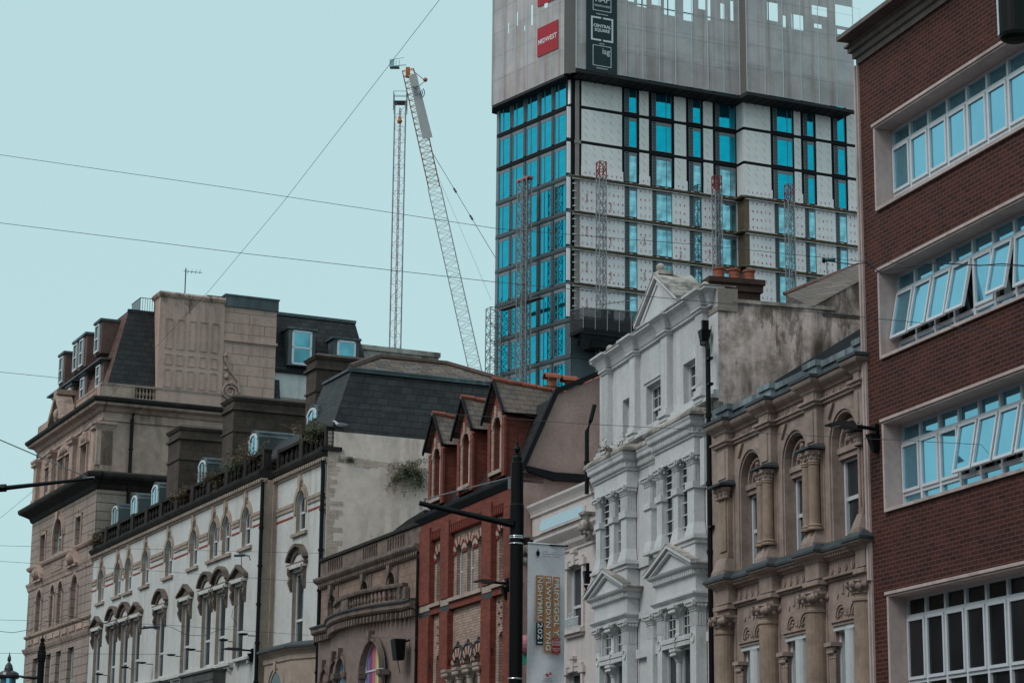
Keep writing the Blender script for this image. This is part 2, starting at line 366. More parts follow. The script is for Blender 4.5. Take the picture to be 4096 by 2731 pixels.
def sash(parent,x,y,z,w,h,bars=(1,1),rise=0,fr=.05,gl=None,fm=None,rail=.5,name='window',label=None):
    "sash window: frame with meeting rail and glazing bars, pane as its sub-part; x,z = lower left corner"
    gl=gl or gmid; fm=fm or wood
    key=(round(w,3),round(h,3),bars,round(rise,3),fr,gl.name,fm.name,rail)
    if key not in CACHE:
        g=G(); zs=h-rise
        g.box(0,fr,0,.09,0,zs).box(w-fr,w,0,.09,0,zs).box(fr,w-fr,0,.09,0,fr*1.3)
        if rise:
            ww=w/2; R=(ww*ww+rise*rise)/(2*rise); cz=h-R; t0=PI/2 if rise>=ww-1e-6 else math.asin(ww/R)
            g.ring(ww,cz,R-fr,R,0,.09,PI/2-t0,PI/2+t0)
        else: g.box(fr,w-fr,0,.09,h-fr,h)
        rz=h*rail
        if rail: g.box(fr,w-fr,.015,.075,rz-fr*.5,rz+fr*.5)
        for k in range(1,bars[0]): g.box(w*k/bars[0]-.012,w*k/bars[0]+.012,.03,.07,fr,h-fr)
        for k in range(1,bars[1]):
            zz=rz+(h-rz)*k/bars[1]
            if zz<h-fr: g.box(fr,w-fr,.03,.07,zz-.012,zz+.012)
            if bars[1]>2: g.box(fr,w-fr,.03,.07,rz*k/bars[1]-.012,rz*k/bars[1]+.012)
        p=G()
        top=[(fr*.5,zs)]+([] if not rise else [(ww+(R-.02)*math.sin(-t0+2*t0*k/8),cz+(R-.02)*math.cos(-t0+2*t0*k/8)) for k in range(1,8)])+[(w-fr*.5,zs)]
        if rail:
            p.quad((fr*.5,.065,fr*.5),(w-fr*.5,.065,fr*.5),(w-fr*.5,.065,rz),(fr*.5,.065,rz))
            p.quad(*[(a,.045,b) for a,b in [(fr*.5,rz)]+top+[(w-fr*.5,rz)]])
        else: p.quad(*[(a,.05,b) for a,b in [(fr*.5,fr*.5)]+top+[(w-fr*.5,fr*.5)]])
        CACHE[key]=(g.mesh('window',fm),p.mesh('pane',gl))
    a,b=CACHE[key]; o=put(name,a,parent,(x,y,z)); put('pane',b,o)
    if label: o['label']=label
    return o
# ================================================================ ground
g=G(); g.quad((-900,-300,0),(900,-300,0),(900,2500,0),(-900,2500,0)); o=g.obj('ground',asph); o['kind']='structure'
g=G(); a=math.radians(18); ux,uy=math.sin(a),-math.cos(a)
def onst(u,y): return (6.44+ux*u+math.cos(a)*y,37.4+uy*u+math.sin(a)*y)
g=G(); p=[onst(30,-4),onst(30,0.6),onst(-75,0.6),onst(-75,-4)]; g.prism(p,.0,.12,'z'); o=g.obj('pavement',paving); o['kind']='structure'
# ================================================================ 1 modern red brick block
RB=thing('office_block','dark red brick modern block at the right with long bands of white framed windows','building',(6.441,37.407,0),frame(18.32))
W1=[(12.69,14.26),(10.02,11.61),(7.35,8.93),(3.55,5.96)]
UE=7.2
g=G(); g.wall(-.6,9.5,0,15.85,0,[(0,UE,a,b) for a,b in W1],.34)
g.quad((-.6,0,0),(-.6,11,0),(-.6,11,15.85),(-.6,0,15.85)).quad((9.5,0,0),(9.5,11,0),(9.5,11,15.85),(9.5,0,15.85)).quad((-.6,11,0),(9.5,11,0),(9.5,11,15.85),(-.6,11,15.85))
g.obj('wall',redb,RB)
g=G()
for a,b in W1:
    g.box(-.05,UE+.05,-.05,.34,b-.055,b+.0).box(-.05,UE+.05,-.05,.34,a+.0,a+.055).box(-.05,.012,-.05,.34,a+.055,b-.055).box(UE-.012,UE+.05,-.05,.34,a+.055,b-.055)
    g.box(-.07,UE+.05,-.08,-.05,b-.02,b+.03)
g.obj('window_surround',conc,RB)
BW=.652
opened={1:{0:11,1:12,2:12,3:13,5:13,6:5},2:{3:11,4:12,5:12,6:12},0:{},3:{}}
for r,(a,b) in enumerate(W1):
    z0,z1=a+.06,b-.055; zt=z1-.32 if r<3 else z1-.33; zl=z0+.25 if r<3 else z1-1.42; n=11
    f=G(); y0,y1=.30,.38
    f.box(-.0,n*BW,y0,y1,z1-.05,z1).box(0,n*BW,y0,y1,z0,z0+.045).box(0,n*BW,y0,y1,zt-.03,zt+.03).box(0,n*BW,y0,y1,zl-.03,zl+.03)
    for k in range(n+1): f.box(k*BW-.03,k*BW+.03,y0-.005,y1,z0,z1)
    fo=f.obj('window',upvc,RB); gp=gsky if r<3 else gdark  # bottom row: dark reflection of the houses opposite is put into the glass colour
    p=G()
    for k in range(n):
        x0,x1=k*BW+.03,(k+1)*BW-.03
        for c,d in ((z0+.045,zl-.03),(zt+.03,z1-.05)): p.quad((x0,.35,c),(x1,.35,c),(x1,.35,d),(x0,.35,d))
    p.obj('pane',gp,fo)
    for k in range(n):
        x0,x1=k*BW+.032,(k+1)*BW-.032; h=zt-.03-(zl+.03); t=math.radians(opened[r].get(k,0))
        s=G(); s.box(x0,x1,-.03,.02,-.05,0).box(x0,x1,-.03,.02,-h,-h+.05).box(x0,x0+.045,-.03,.02,-h+.05,-.05).box(x1-.045,x1,-.03,.02,-h+.05,-.05)
        so_=s.obj('casement',upvc,fo,(0,.30,zt-.03)); so_.rotation_euler=(-t,0,0)
        q=G(); q.quad((x0+.04,0,-h+.04),(x1-.04,0,-h+.04),(x1-.04,0,-.04),(x0+.04,0,-.04))
        q_=q.obj('casement_pane',gp,fo,(0,.30,zt-.03)); q_.rotation_euler=(-t,0,0)
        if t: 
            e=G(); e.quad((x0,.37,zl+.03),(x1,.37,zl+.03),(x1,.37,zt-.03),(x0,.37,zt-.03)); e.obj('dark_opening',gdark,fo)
g=G(); g.box(-.6,9.5,-.45,11.2,16.0,16.08).obj('roof_slab',concd,RB)
g=G(); g.mould(-.6,9.5,0,[(.04,15.62),(.04,15.72),(.09,15.74),(.09,15.84),(.15,15.86),(.15,15.94),(.2,15.96),(.2,16.0)],.2,1,0).obj('cornice',concd,RB)
g=G(); g.box(-.74,-.6,-.04,.25,0,15.62).box(-.70,-.64,-.07,-.04,0,15.6).obj('edge_trim',conc,RB)
# ================================================================ 2 carved sandstone building
SB=thing('sandstone_building','warm sandstone building with carved arches and twin columns beside the red brick block','building',(6.34,38.60,-.0254),frame(16.44)); SB.scale=(1.0159,)*3
PX=[(-6.40,-5.77),(-4.16,-3.62),(-2.03,-1.50),(.09,.40)]          # pilasters
BAY=[(-5.77,-4.16),(-3.62,-2.03),(-1.50,.09)]
ops=[]
for i,(a,b) in enumerate(BAY):
    c=(a+b)/2+.14; ops.append((c-.53,c+.53,7.05,9.30,.53))
    ops.append((c-.62,c+.62,3.0,5.62))
g=G(); g.wall(-7.1,.42,0,10.0,-.16,ops,.22); g.quad((-7.1,.0,0),(-7.1,8,0),(-7.1,8,10.4),(-7.1,.0,10.4)); g.obj('wall',sandl,SB)
g=G()
for a,b in PX:
    g.box(a,b,-.30,.0,8.9,9.86).box(a+.05,b-.05,-.33,-.3,9.66,9.84).box(a+.12,b-.12,-.325,-.3,8.95,9.5)
    g.box(a-.03,b+.03,-.34,.0,6.45,6.74).box(a-.07,b+.07,-.38,.0,6.34,6.42).box(a,b,-.31,.0,6.2,6.34)
    g.frustum(a-.02,b+.02,-.42,.0,7.1,a+.06,b-.06,-.33,.0,7.36)
    g.box(a-.02,b+.02,-.43,.0,6.98,7.1)
    g.box(a,b,-.18,.0,2.5,9)
g.obj('pilaster',sandl,SB)
g=G()
g.mould(-6.4,.40,-.14,[(.0,9.6),(.07,9.61),(.07,9.66),(.11,9.67),(.11,9.70)],.15)
for a,b in PX: g.mould(a,b,-.3,[(.0,9.58),(.06,9.6),(.06,9.65),(.1,9.66),(.1,9.7)],.1)
g.mould(-6.4,.40,-.14,[(0,9.84),(.06,9.86),(.08,9.9),(.14,9.94),(.18,9.98),(.2,10.02),(.2,10.06)],.2)
for a,b in PX: g.mould(a,b,-.3,[(0,9.82),(.05,9.86),(.07,9.9),(.12,9.945),(.17,9.985),(.19,10.025),(.19,10.065)],.1)
g.mould(-6.4,.40,-.14,[(0,6.36),(.06,6.37),(.06,6.41),(.12,6.42),(.12,6.46)],.15)
g.mould(-6.4,.40,-.14,[(0,6.72),(.06,6.74),(.08,6.78),(.15,6.82),(.2,6.85),(.2,6.88)],.2)
for a,b in PX: g.mould(a,b,-.3,[(0,6.72),(.05,6.74),(.08,6.79),(.15,6.82),(.20,6.855),(.20,6.885)],.1)
for a,b in BAY:
    for k in range(16): x=a+.05+(b-a-.1)*k/15; g.box(x-.02,x+.02,-.3,.0,6.79,6.83)
g.obj('cornice',sandl,SB)
g=G()
for a,b in BAY:
    for k in range(5):
        x=a+.22+(b-a-.44)*k/4; g.ring(x,9.74,.035,.055,-.03,.0,0,2*PI,10); g.ring(x,9.74,.08,.095,-.02,.0,0,2*PI,10)
        g.box(x-.03,x+.03,-.03,.0,6.5,6.66); g.ring(x,6.58,.05,.075,-.02,.0,0,2*PI,8)
    c=(a+b)/2+.14
    g.ring(c,8.77,.53,.57,-.04,.0).ring(c,8.77,.58,.64,-.07,.0)
    g.ring(c,8.72,.43,.48,.08,.16).ring(c,8.72,.27,.30,.1,.16)
    for s in (-1,1):
        for dx in (.53,.58): g.box(min(c+s*dx,c+s*(dx+.05)),max(c+s*dx,c+s*(dx+.05)),-.04 if dx<.55 else -.07,.0,7.05,8.77)
        x=c+s*.66; g.prism([(x,9.55),(x-s*.22,9.55),(x,9.28)],-.05,.0)
    for k in range(7): t=PI*(k+.5)/7; g.ball((c+.26*math.cos(t),.14,8.8+.26*math.sin(t)),.045,6)
    g.ball((c,.1,8.95),.07,6).ball((c-.1,.1,8.84),.05,6).ball((c+.1,.1,8.84),.05,6).ball((c,.1,9.07),.05,6)
    g.box(c-.53,c+.53,.06,.26,8.62,8.72).box(c-.53,c+.53,.1,.26,8.52,8.62)
    g.quad((c-.53,.16,8.5),(c+.53,.16,8.5),(c+.53,.16,9.30),(c-.53,.16,9.30))
    # lower paired arches
    for s in (-1,1):
        d=c+s*.29; g.ring(d,5.72,.15,.19,-.04,.0).ring(d,5.72,.20,.245,-.06,.0).ring(d,5.72,.25,.275,-.03,.0)
        g.box(d-.25,d-.2,-.04,.0,5.62,5.72).box(d+.2,d+.25,-.04,.0,5.62,5.72)
        for k in range(4): t=PI*(k+.5)/4; g.ball((d+.09*math.cos(t),-.01,5.72+.09*math.sin(t)),.03,6)
        g.box(d-.05,d+.05,-.02,.0,6.12,6.28)
        for e in (-.22,.22): g.prism([(d+e-.05,6.12),(d+e,6.2),(d+e+.05,6.12),(d+e,6.04)],-.02,.0)
    g.box(c-.62,c+.62,-.08,.0,5.56,5.62).box(c-.64,c+.64,-.11,.0,5.62,5.65)
g.v=[(x,y-.16,z) for x,y,z in g.v]
g.obj('carving',sandl,SB)
cs=G()
def capital(g,x,y,z,r,h,w=None):
    g.lathe(x,y,[(r,z),(r*1.15,z+.02),(r*1.05,z+.05),(r*1.15,z+h*.5),(r*1.6,z+h*.86),(r*1.6,z+h*.9)],12)
    for k in range(8):
        t=2*PI*k/8+.3; g.ball((x+r*1.35*math.cos(t),y+r*1.35*math.sin(t),z+h*.68),r*.33,6); g.ball((x+r*1.1*math.cos(t+.4),y+r*1.1*math.sin(t+.4),z+h*.35),r*.24,6)
for i,(a,b) in enumerate(PX):
    m=(a+b)/2
    g=G(); c=G()
    if i==0 or i==3:
        g.box(a+.08,b-.08,-.28,.0,7.36,8.56).box(a+.14,b-.14,-.31,-.28,7.5,8.5).box(a+.05,b-.05,-.3,.0,7.36,7.46)
        for k in range(3): capital(c,a+.12+(b-a-.24)*k/2,-.3,8.54,.07,.25)
    else:
        for s in (-1,1):
            g.lathe(m+s*.14,-.32,[(.15,7.33),(.15,7.36),(.12,7.38),(.135,7.41),(.105,7.44),(.098,8.5),(.115,8.52),(.098,8.54)],16); capital(c,m+s*.14,-.32,8.54,.1,.25)
        g.box(a+.04,b-.04,-.22,.0,7.36,8.8)
    g.obj('column',sand,SB,smooth=False); c.obj('capital',sandl,SB)
    g=G(); g.box(a-.06,b+.06,-.5,.0,8.79,8.83).frustum(a-.06,b+.06,-.5,.0,8.83,a,b,-.3,.0,8.9); g.obj('lead_cap',leadd,SB)
    g=G(); g.lathe(m,-.26,[(.22,2.4),(.205,5.84),(.23,5.86),(.23,5.9),(.205,5.92),(.205,5.97)],20); g.box(a,b,-.16,.0,2.4,6.2)
    g.lathe(b+.05,-.08,[(.05,2.4),(.05,5.84),(.07,5.87),(.05,5.9)],8); g.obj('column',sand,SB)
    c=G(); capital(c,m,-.26,5.97,.21,.24)
    for k in range(6): c.ball((a+.02+(b-a)*k/5,-.46,6.1),.07,6)
    c.box(a-.03,b+.03,-.46,.0,6.17,6.22); c.obj('capital',sandl,SB)
g=G()
for a,b in BAY:
    c=(a+b)/2+.14
    g.box(c-.62,c+.62,-.21,.1,5.48,5.56)
    g.lathe(c+.02,-.14,[(.14,2.5),(.14,5.42),(.15,5.48)],14)
    g.box(c-.62,c-.54,-.1,.1,3.0,5.5).box(c+.54,c+.62,-.1,.1,3,5.5)
g.obj('white_mullion',wood,SB)
g=G(); c2=G()
for a,b in BAY:
    c=(a+b)/2+.14; x=c-.68
    for k in (-.08,.0,.08): g.lathe(x+k,-.2,[(.035,2.5),(.035,5.0),(.045,5.02),(.035,5.04),(.04,5.1)],8)
    for k in (-.08,0,.08): c2.ball((x+k,-.23,5.18),.055,6); c2.ball((x+k,-.25,5.12),.04,6)
    c2.box(x-.15,x+.15,-.31,-.1,5.22,5.29)
g.obj('colonnette',sandl,SB); c2.obj('colonnette_capital',sandl,SB)
for i,(a,b) in enumerate(BAY):
    c=(a+b)/2+.14
    sash(SB,c-.52,.02,7.08,1.04,1.46,(1,1),fr=.07,gl=gmid)
    for s in (-1,1): sash(SB,c+s*.27-.26,-.02,3.0,.52,2.42,(1,1),fr=.06,gl=gdark)
g=G()
g.mould(-6.4,.40,-.14,[(.2,10.06),(.23,10.07),(.23,10.11),(.18,10.13)],.2)
for a,b in PX: g.mould(a,b,-.3,[(.19,10.065),(.22,10.075),(.22,10.13),(.18,10.14)],.1)
g.mould(-6.4,.40,-.14,[(.2,6.88),(.23,6.885),(.23,6.93),(.1,7.06)],.2)
for a,b in PX: g.mould(a,b,-.3,[(.2,6.885),(.23,6.89),(.23,6.935),(.1,7.06)],.1)
g.obj('gutter',leadd,SB)
g=G(); g.box(-6.6,.42,-.15,.35,10.05,10.30).box(-6.6,.42,-.2,.4,10.30,10.41)
for a,b in PX: g.box(a,b,-.28,.4,10.06,10.33).box(a-.03,b+.03,-.32,.45,10.33,10.44)
g.obj('parapet',lead,SB)
g=G(); g.prism([(.6,10.55),(4.6,13.1),(9,10.5)],-7.1,.6,'x'); 
g.obj('roof',surf('pantile_slate',(.20,.15,.135),.7,.3,1.5,brick=(.28,.12,.01,(.04,.03,.03),(.6,.55,.5),.5),bump=.8,slope=(0,1)),SB)
g=G(); g.prism([(.9,10.82),(1.3,11.28),(4.7,13.45),(4.7,13.2),(1.3,11.05),(.9,10.75)],-7.14,-6.95,'x').obj('roof_flashing',leadd,SB)
# ================================================================ 3 white stucco building with gable
WB=thing('white_stucco_building','tall white stucco building with a pedimented gable, stone balls and stained side wall','building',(4.23,44.82,0),frame(15.57))
XL,XR=-8.75,-.62      # upper storey wall extent (y=.3)
ops=[(-6.97,-6.17,11.2,12.14),(-5.26,-4.26,11.18,12.14),(-2.77,-1.97,11.2,12.14)]
g=G(); g.wall(XL,XR,8.0,13.3,.3,ops,.16); g.obj('wall',stucco,WB)
# flank walls
g=G(); g.quad((XR,.3,0),(XR,9,0),(XR,9,13.1),(XR,2.9,13.1),(XR,.3,13.1))
g.quad((XR+.0,2.45,13.1),(XR,9,13.1),(XR,9,16.95)); g.obj('side_wall',stain,WB)
g=G(); g.quad((XL,.3,0),(XL,9,0),(XL,9,13.1),(XL,.3,13.1)).quad((XL,9,0),(XR,9,0),(XR,9,13.1),(XL,9,13.1)); g.obj('side_wall',render,WB)
g=G(); g.box(XR-.25,XR+.03,.62,3.0,13.06,13.14).obj('coping',stuccod,WB)
g=G(); g.box(XR-.45,XR+.02,.3,.75,12.86,13.36).box(XR-.6,XR+.05,.28,.5,12.86,12.95).obj('parapet_block',surf('grey_cement_block',(.27,.22,.20),.9,.15,2,streak=.3),WB)
PW=[(-8.14,-7.72),(-6.07,-5.67),(-3.87,-3.45),(-1.63,-1.2)]
g=G()
for k,(a,b) in enumerate(PW):
    g.box(a,b,.16,.3,11.3,13.0)
    if k in (0,3):
        for j in range(5): x=a+.05+(b-a-.1)*j/4; g.box(x-.018,x+.018,.145,.16,11.4,12.9)
    g.mould(a,b,.16,[(0,12.95),(.04,12.97),(.04,13.0),(.08,13.03),(.08,13.07)],.3)
    g.box(a-.03,b+.03,.12,.3,11.02,11.12).box(a-.07,b+.07,.08,.3,11.12,11.18).box(a-.03,b+.03,.12,.3,11.18,11.3)
g.box(XL,XR,.2,.3,11.06,11.16); g.box(XL,XR,.14,.3,10.98,11.06)
g.mould(-5.36,-4.16,.3,[(0,12.2),(.03,12.21),(.03,12.24)])
g.obj('pilaster',stucco,WB)
g=G()
cove=[(.02,13.02),(.06,13.04),(.06,13.08),(.08,13.10),(.12,13.2),(.17,13.29),(.25,13.36),(.27,13.37),(.27,13.42)]
g.mould(XL+.3,XR-.35,.3,cove,.5)
for a,b in PW: g.mould(a,b,.18,[(p*.95,z) for p,z in cove[3:]],.3)
g.obj('cornice',stucco,WB)
g=G(); g.mould(XL+.3,XR-.35,.3,[(.24,13.42),(.29,13.425),(.29,13.445),(.2,13.47)],.75); g.obj('coping',stuccod,WB)
# gable block
gx=-3.95
g=G(); g.prism([(-5.3,13.42),(-5.3,13.55),(gx,14.38),(-2.6,13.55),(-2.6,13.42)],.14,.9).obj('gable',stucco,WB)
g=G()
g.prism([(-5.4,13.52),(-5.4,13.60),(gx,14.47),(-2.5,13.60),(-2.5,13.52),(gx,14.39)],.04,.14)
g.prism([(-5.15,13.58),(-5.0,13.58),(gx,14.24),(gx,14.33)],.11,.14).prism([(gx,14.33),(gx,14.24),(-2.9,13.58),(-2.75,13.58)],.11,.14)
g.mould(-5.3,-2.6,.14,[(0,13.48),(.03,13.49),(.06,13.51),(.06,13.54)]); g.mould(-5.3,-2.6,.14,[(0,13.43),(.02,13.435),(.02,13.45)])
g.obj('pediment_moulding',stucco,WB)
g=G(); g.prism([(-5.42,13.60),(gx,14.475),(-2.48,13.60),(-2.48,13.64),(gx,14.52),(-5.42,13.64)],.03,.95).obj('gable_coping',stuccod,WB)
g=G(); g.box(gx-.17,gx+.17,.1,.45,14.46,14.55).box(-7.95,-7.75,.2,.45,13.45,13.5).obj('ball_base',stuccod,WB)
for bx,by,bz in ((gx-.05,.22,14.655),(-7.75,.25,13.57),(-1.35,.3,13.57)):
    g=G(); g.ball((0,0,0),.105,16); o=g.obj('ball_finial',stoneball,WB,(bx,by,bz),smooth=True)
for k,(a,b,c,d) in enumerate(ops): sash(WB,a,.44,c+.02,b-a,d-c-.04,((1,2),(3,2),(2,2))[k],fr=.06,rail=.42,gl=gmid)
g=G(); [g.box(a-.05,b+.05,.22,.5,c-.06,c) for a,b,c,d in ops]; g.obj('sill',stucco,WB)
# main cornice between storeys and lower front
OR=[(-8.23,-5.8),(-3.83,-1.32)]
g=G()
cor=[(0,10.26),(.03,10.28),(.03,10.32),(.06,10.34),(.06,10.46),(.09,10.48),(.13,10.52),(.14,10.56),(.14,10.60),(.17,10.66),(.17,10.7)]
g.mould(XL,XR,.3,cor,.5,0,0)
for a,b in OR: g.mould(a,b,.0,cor,.35)
for a,b,y in ((OR[0][0],OR[0][1],0),(OR[1][0],OR[1][1],0),(OR[0][1],OR[1][0],.3)):
    k=a+.03
    while k<b-.03: g.box(k,k+.05,y-.10,y-.05,10.35,10.45); k+=.105
for y0 in (0,):
    k=.02
    while k<.3: g.box(OR[1][1]+.05,OR[1][1]+.1,k,k+.05,10.35,10.45); g.box(OR[0][1]+.05,OR[0][1]+.1,k,k+.05,10.35,10.45); k+=.105
g.obj('main_cornice',stucco,WB)
g=G(); [g.mould(a-.1,b+.1,.0,[(.17,10.7),(.19,10.7),(.19,10.76),(.1,10.86)],.4) for a,b in OR]; g.mould(XL,XR,.3,[(.17,10.7),(.19,10.7),(.19,10.76),(.05,10.9)],.4,0,0); g.obj('cornice_top',stuccod,WB)
# oriel bodies: entablature, ledge, apron, spandrels
g=G()
for a,b in OR:
    g.box(a,b,.0,.3,9.93,10.25)
    g.mould(a-.04,b+.04,.0,[(0,8.0),(.03,8.01),(.03,8.09),(.08,8.1),(.08,8.17)],.3)
    g.box(a,b,.0,.3,6.98,8.0).box(a,b,-.02,.3,6.82,6.86).mould(a,b,0,[(0,6.8),(.03,6.82),(.03,6.88),(.06,6.9),(.1,6.95),(.1,6.99)],.3)
    g.box(a,b,.28,.3,3,10)
g.box(XL,XR,.302,.34,0,8.0)
g.box(OR[0][1],OR[1][0],.25,.3,8.0,8.2).box(OR[0][1],OR[1][0],.25,.3,6.85,6.99)
g.box(OR[0][1],OR[1][0],.2,.3,5.95,6.15)
g.obj('bay_front',stucco,WB)
def acol(g,c,x0,x1,y0,y1,zb,zt,flare=True):
    "square column with flared foot, collar and leafy capital"
    if flare:
        g.frustum(x0-.07,x1+.07,y0-.05,y1,zb,x0-.07,x1+.07,y0-.05,y1,zb+.06); g.frustum(x0-.07,x1+.07,y0-.05,y1,zb+.06,x0,x1,y0,y1,zb+.30)
    g.box(x0,x1,y0,y1,zb+(.3 if flare else 0),zt-.2)
    if flare: g.box(x0-.04,x1+.04,y0-.04,y1,zt-.74,zt-.6)
    n=5
    for j in range(n): x=x0+.03+(x1-x0-.06)*j/(n-1); g.box(x-.014,x+.014,y0-.015,y0,zt-(.6 if flare else .52),zt-.24)
    for j in range(4): y=y0+.03+(y1-y0-.06)*j/3; g.box(x1,x1+.015,y-.014,y+.014,zt-(.6 if flare else .52),zt-.24)
    w=x1-x0
    g.box(x0-.02,x1+.02,y0-.02,y1,zt-.22,zt-.2)
    c.frustum(x0,x1,y0,y1,zt-.2,x0-.07,x1+.07,y0-.07,y1,zt-.05).box(x0-.1,x1+.1,y0-.1,y1,zt-.05,zt)
    for j in range(3):
        x=x0+w*(j+.5)/3; c.ball((x,y0-.045,zt-.1),.05,6); c.ball((x,y0-.02,zt-.16),.035,6)
    for j in range(3): y=y0+(y1-y0)*(j+.5)/3; c.ball((x1+.045,y,zt-.1),.05,6)
    c.ball((x0-.05,y0-.05,zt-.07),.055,6).ball((x1+.05,y0-.05,zt-.07),.055,6)
for bi,(a,b) in enumerate(OR):
    xs=[(a+.05,a+.38),(a+1.12,a+1.42),(b-.5,b-.1)]
    for x0,x1 in xs:
        g=G();c=G(); acol(g,c,x0,x1,.02,.26,8.17,9.93); g.obj('column',stucco,WB); c.obj('capital',stucco,WB)
    for x0,x1 in ((xs[0][1],xs[1][0]),(xs[1][1],xs[2][0])):
        sash(WB,x0-.02,.10,8.2,x1-x0+.04,1.7,(2,4),fr=.035,gl=gdark,rail=.62)
    # pediment
    m=(a+b)/2-.02; hw=1.50
    g=G(); zb=7.52
    g.prism([(m-hw+.3,zb+.02),(m,zb+.40),(m+hw-.3,zb+.02)],-.06,.0)
    g.prism([(m-hw,zb+.03),(m-hw-.02,zb+.1),(m,zb+.60),(m+hw+.02,zb+.1),(m+hw,zb+.03),(m,zb+.52)],-.2,.0)
    g.prism([(m-hw+.1,zb+.03),(m,zb+.50),(m+hw-.1,zb+.03),(m+hw-.25,zb+.03),(m,zb+.42),(m-hw+.25,zb+.03)],-.14,.0)
    g.mould(m-hw+.22,m+hw-.22,.0,[(0,zb-.2),(.03,zb-.18),(.05,zb-.16),(.05,zb-.06),(.1,zb-.05),(.14,zb-.01),(.16,zb+.03)],.3)
    k=a+.05
    while k<b: g.box(k,k+.055,-.09,-.03,zb-.16,zb-.06); k+=.115
    k=.0
    while k<.28: g.box(b+.04,b+.09,k,k+.055,zb-.16,zb-.06); k+=.115
    g.obj('pediment',stucco,WB)
    g=G(); g.prism([(m-hw-.02,zb+.1),(m,zb+.6),(m+hw+.02,zb+.1),(m+hw+.02,zb+.12),(m,zb+.625),(m-hw-.02,zb+.12)],-.21,.0).box(b+.0,b+.3,-.1,.3,zb+.03,zb+.06).obj('pediment_coping',stuccod,WB)
    for x0,x1,fl in ((a+.03,a+.33,0),(b-.42,b-.06,0)):
        g=G();c=G(); acol(g,c,x0,x1,.02,.26,3.0,6.82,False); g.ring((x0+x1)/2,6.06,.09,.11,.0,.02,0,2*PI,12); g.obj('column',stucco,WB); c.obj('capital',stucco,WB)
    mx_=(a+.33+b-.42)/2
    g=G();c=G(); g.lathe(mx_,.1,[(.1,6.14),(.1,6.2),(.07,6.24),(.065,6.55),(.08,6.57)],12); g.lathe(mx_,.1,[(.075,3),(.07,5.62),(.09,5.64),(.08,5.68)],12)
    c.frustum(mx_-.09,mx_+.09,.0,.2,6.57,mx_-.19,mx_+.19,-.08,.25,6.76).box(mx_-.2,mx_+.2,-.1,.26,6.76,6.82).frustum(mx_-.08,mx_+.08,.02,.2,5.68,mx_-.16,mx_+.16,-.06,.25,5.84).box(mx_-.18,mx_+.18,-.07,.25,5.84,5.9)
    for j in range(5): c.ball((mx_-.15+.075*j,-.06,6.68),.04,6); c.ball((mx_-.13+.065*j,-.04,5.77),.035,6)
    g.obj('colonnette',stucco,WB); c.obj('colonnette_capital',stucco,WB)
    g=G(); 
    for x0,x1 in ((a+.33,mx_-.05),(mx_+.05,b-.42)):
        g.wall(x0,x1,6.15,6.98,.06,[(x0+.06,x1-.06,6.15,6.8,.22)],.2); sash(WB,x0+.06,.13,6.15,x1-x0-.12,.65,(3,3),rise=.22,fr=.03,rail=0,gl=gdark)
        for j in range(4): g.box(x0,x1,.0+.02*(j%2),.26,5.94+.055*j,5.985+.055*j)
        sash(WB,x0+.02,.14,3.2,x1-x0-.04,2.72,(1,1),fr=.05,gl=gmid,rail=0)
    g.obj('transom',stucco,WB)
# returns recess columns between bays
g=G();c=G(); acol(g,c,-4.9,-4.45,.12,.3,8.17,9.93); acol(g,c,-4.85,-4.45,.14,.3,3,6.82,False); g.obj('column',stucco,WB); c.obj('capital',stucco,WB)
g=G(); g.box(-1.25,-1.0,.1,.3,9.2,10.2).box(-1.28,-.62,.2,.3,5.95,6.15).obj('bracket',stucco,WB)
# drainpipes and hoppers
def pipe(B,pts,r=.055,name='drainpipe'):
    g=G(); g.tube(pts,r,8)
    p,q=Vector(pts[-2]),Vector(pts[-1]); L=(q-p).length
    for k in range(1,int(L/1.5)+1): m=p+(q-p)*(k/(int(L/1.5)+1)); g.tube([m-Vector((0,0,.04)),m+Vector((0,0,.04))],r*1.35,8)
    return g.obj(name,blackp,B)
pipe(WB,[(-1.0,.08,12.25),(-.95,.06,12.2),(-.62,.05,12.12),(-.58,.05,12.0),(-.58,.05,2)])
g=G(); g.frustum(-1.04,-.92,.05,.2,12.22,-1.10,-.86,.02,.24,12.5).box(-1.03,-.95,.08,.22,12.5,12.72).obj('hopper',blackp,WB)
g=G(); [g.box(-.58,-.40,.0,.1,z,z+.05) for z in (11.75,11.2,8.2)]; g.obj('pipe_bracket',blackp,WB)
pipe(WB,[(-8.85,.2,12.4),(-8.85,.1,12.0),(-9.0,.05,11.75),(-9.0,.05,10.2)])
g=G(); g.frustum(-8.95,-8.85,-.03,.08,8.0,-9.0,-8.8,-.06,.12,8.3).box(-8.93,-8.87,-.0,.08,8.3,8.5).tube([(-8.9,.0,7.95),(-8.85,0,7.8),(-8.3,.1,7.75)],.06,8).obj('hopper',blackp,WB)
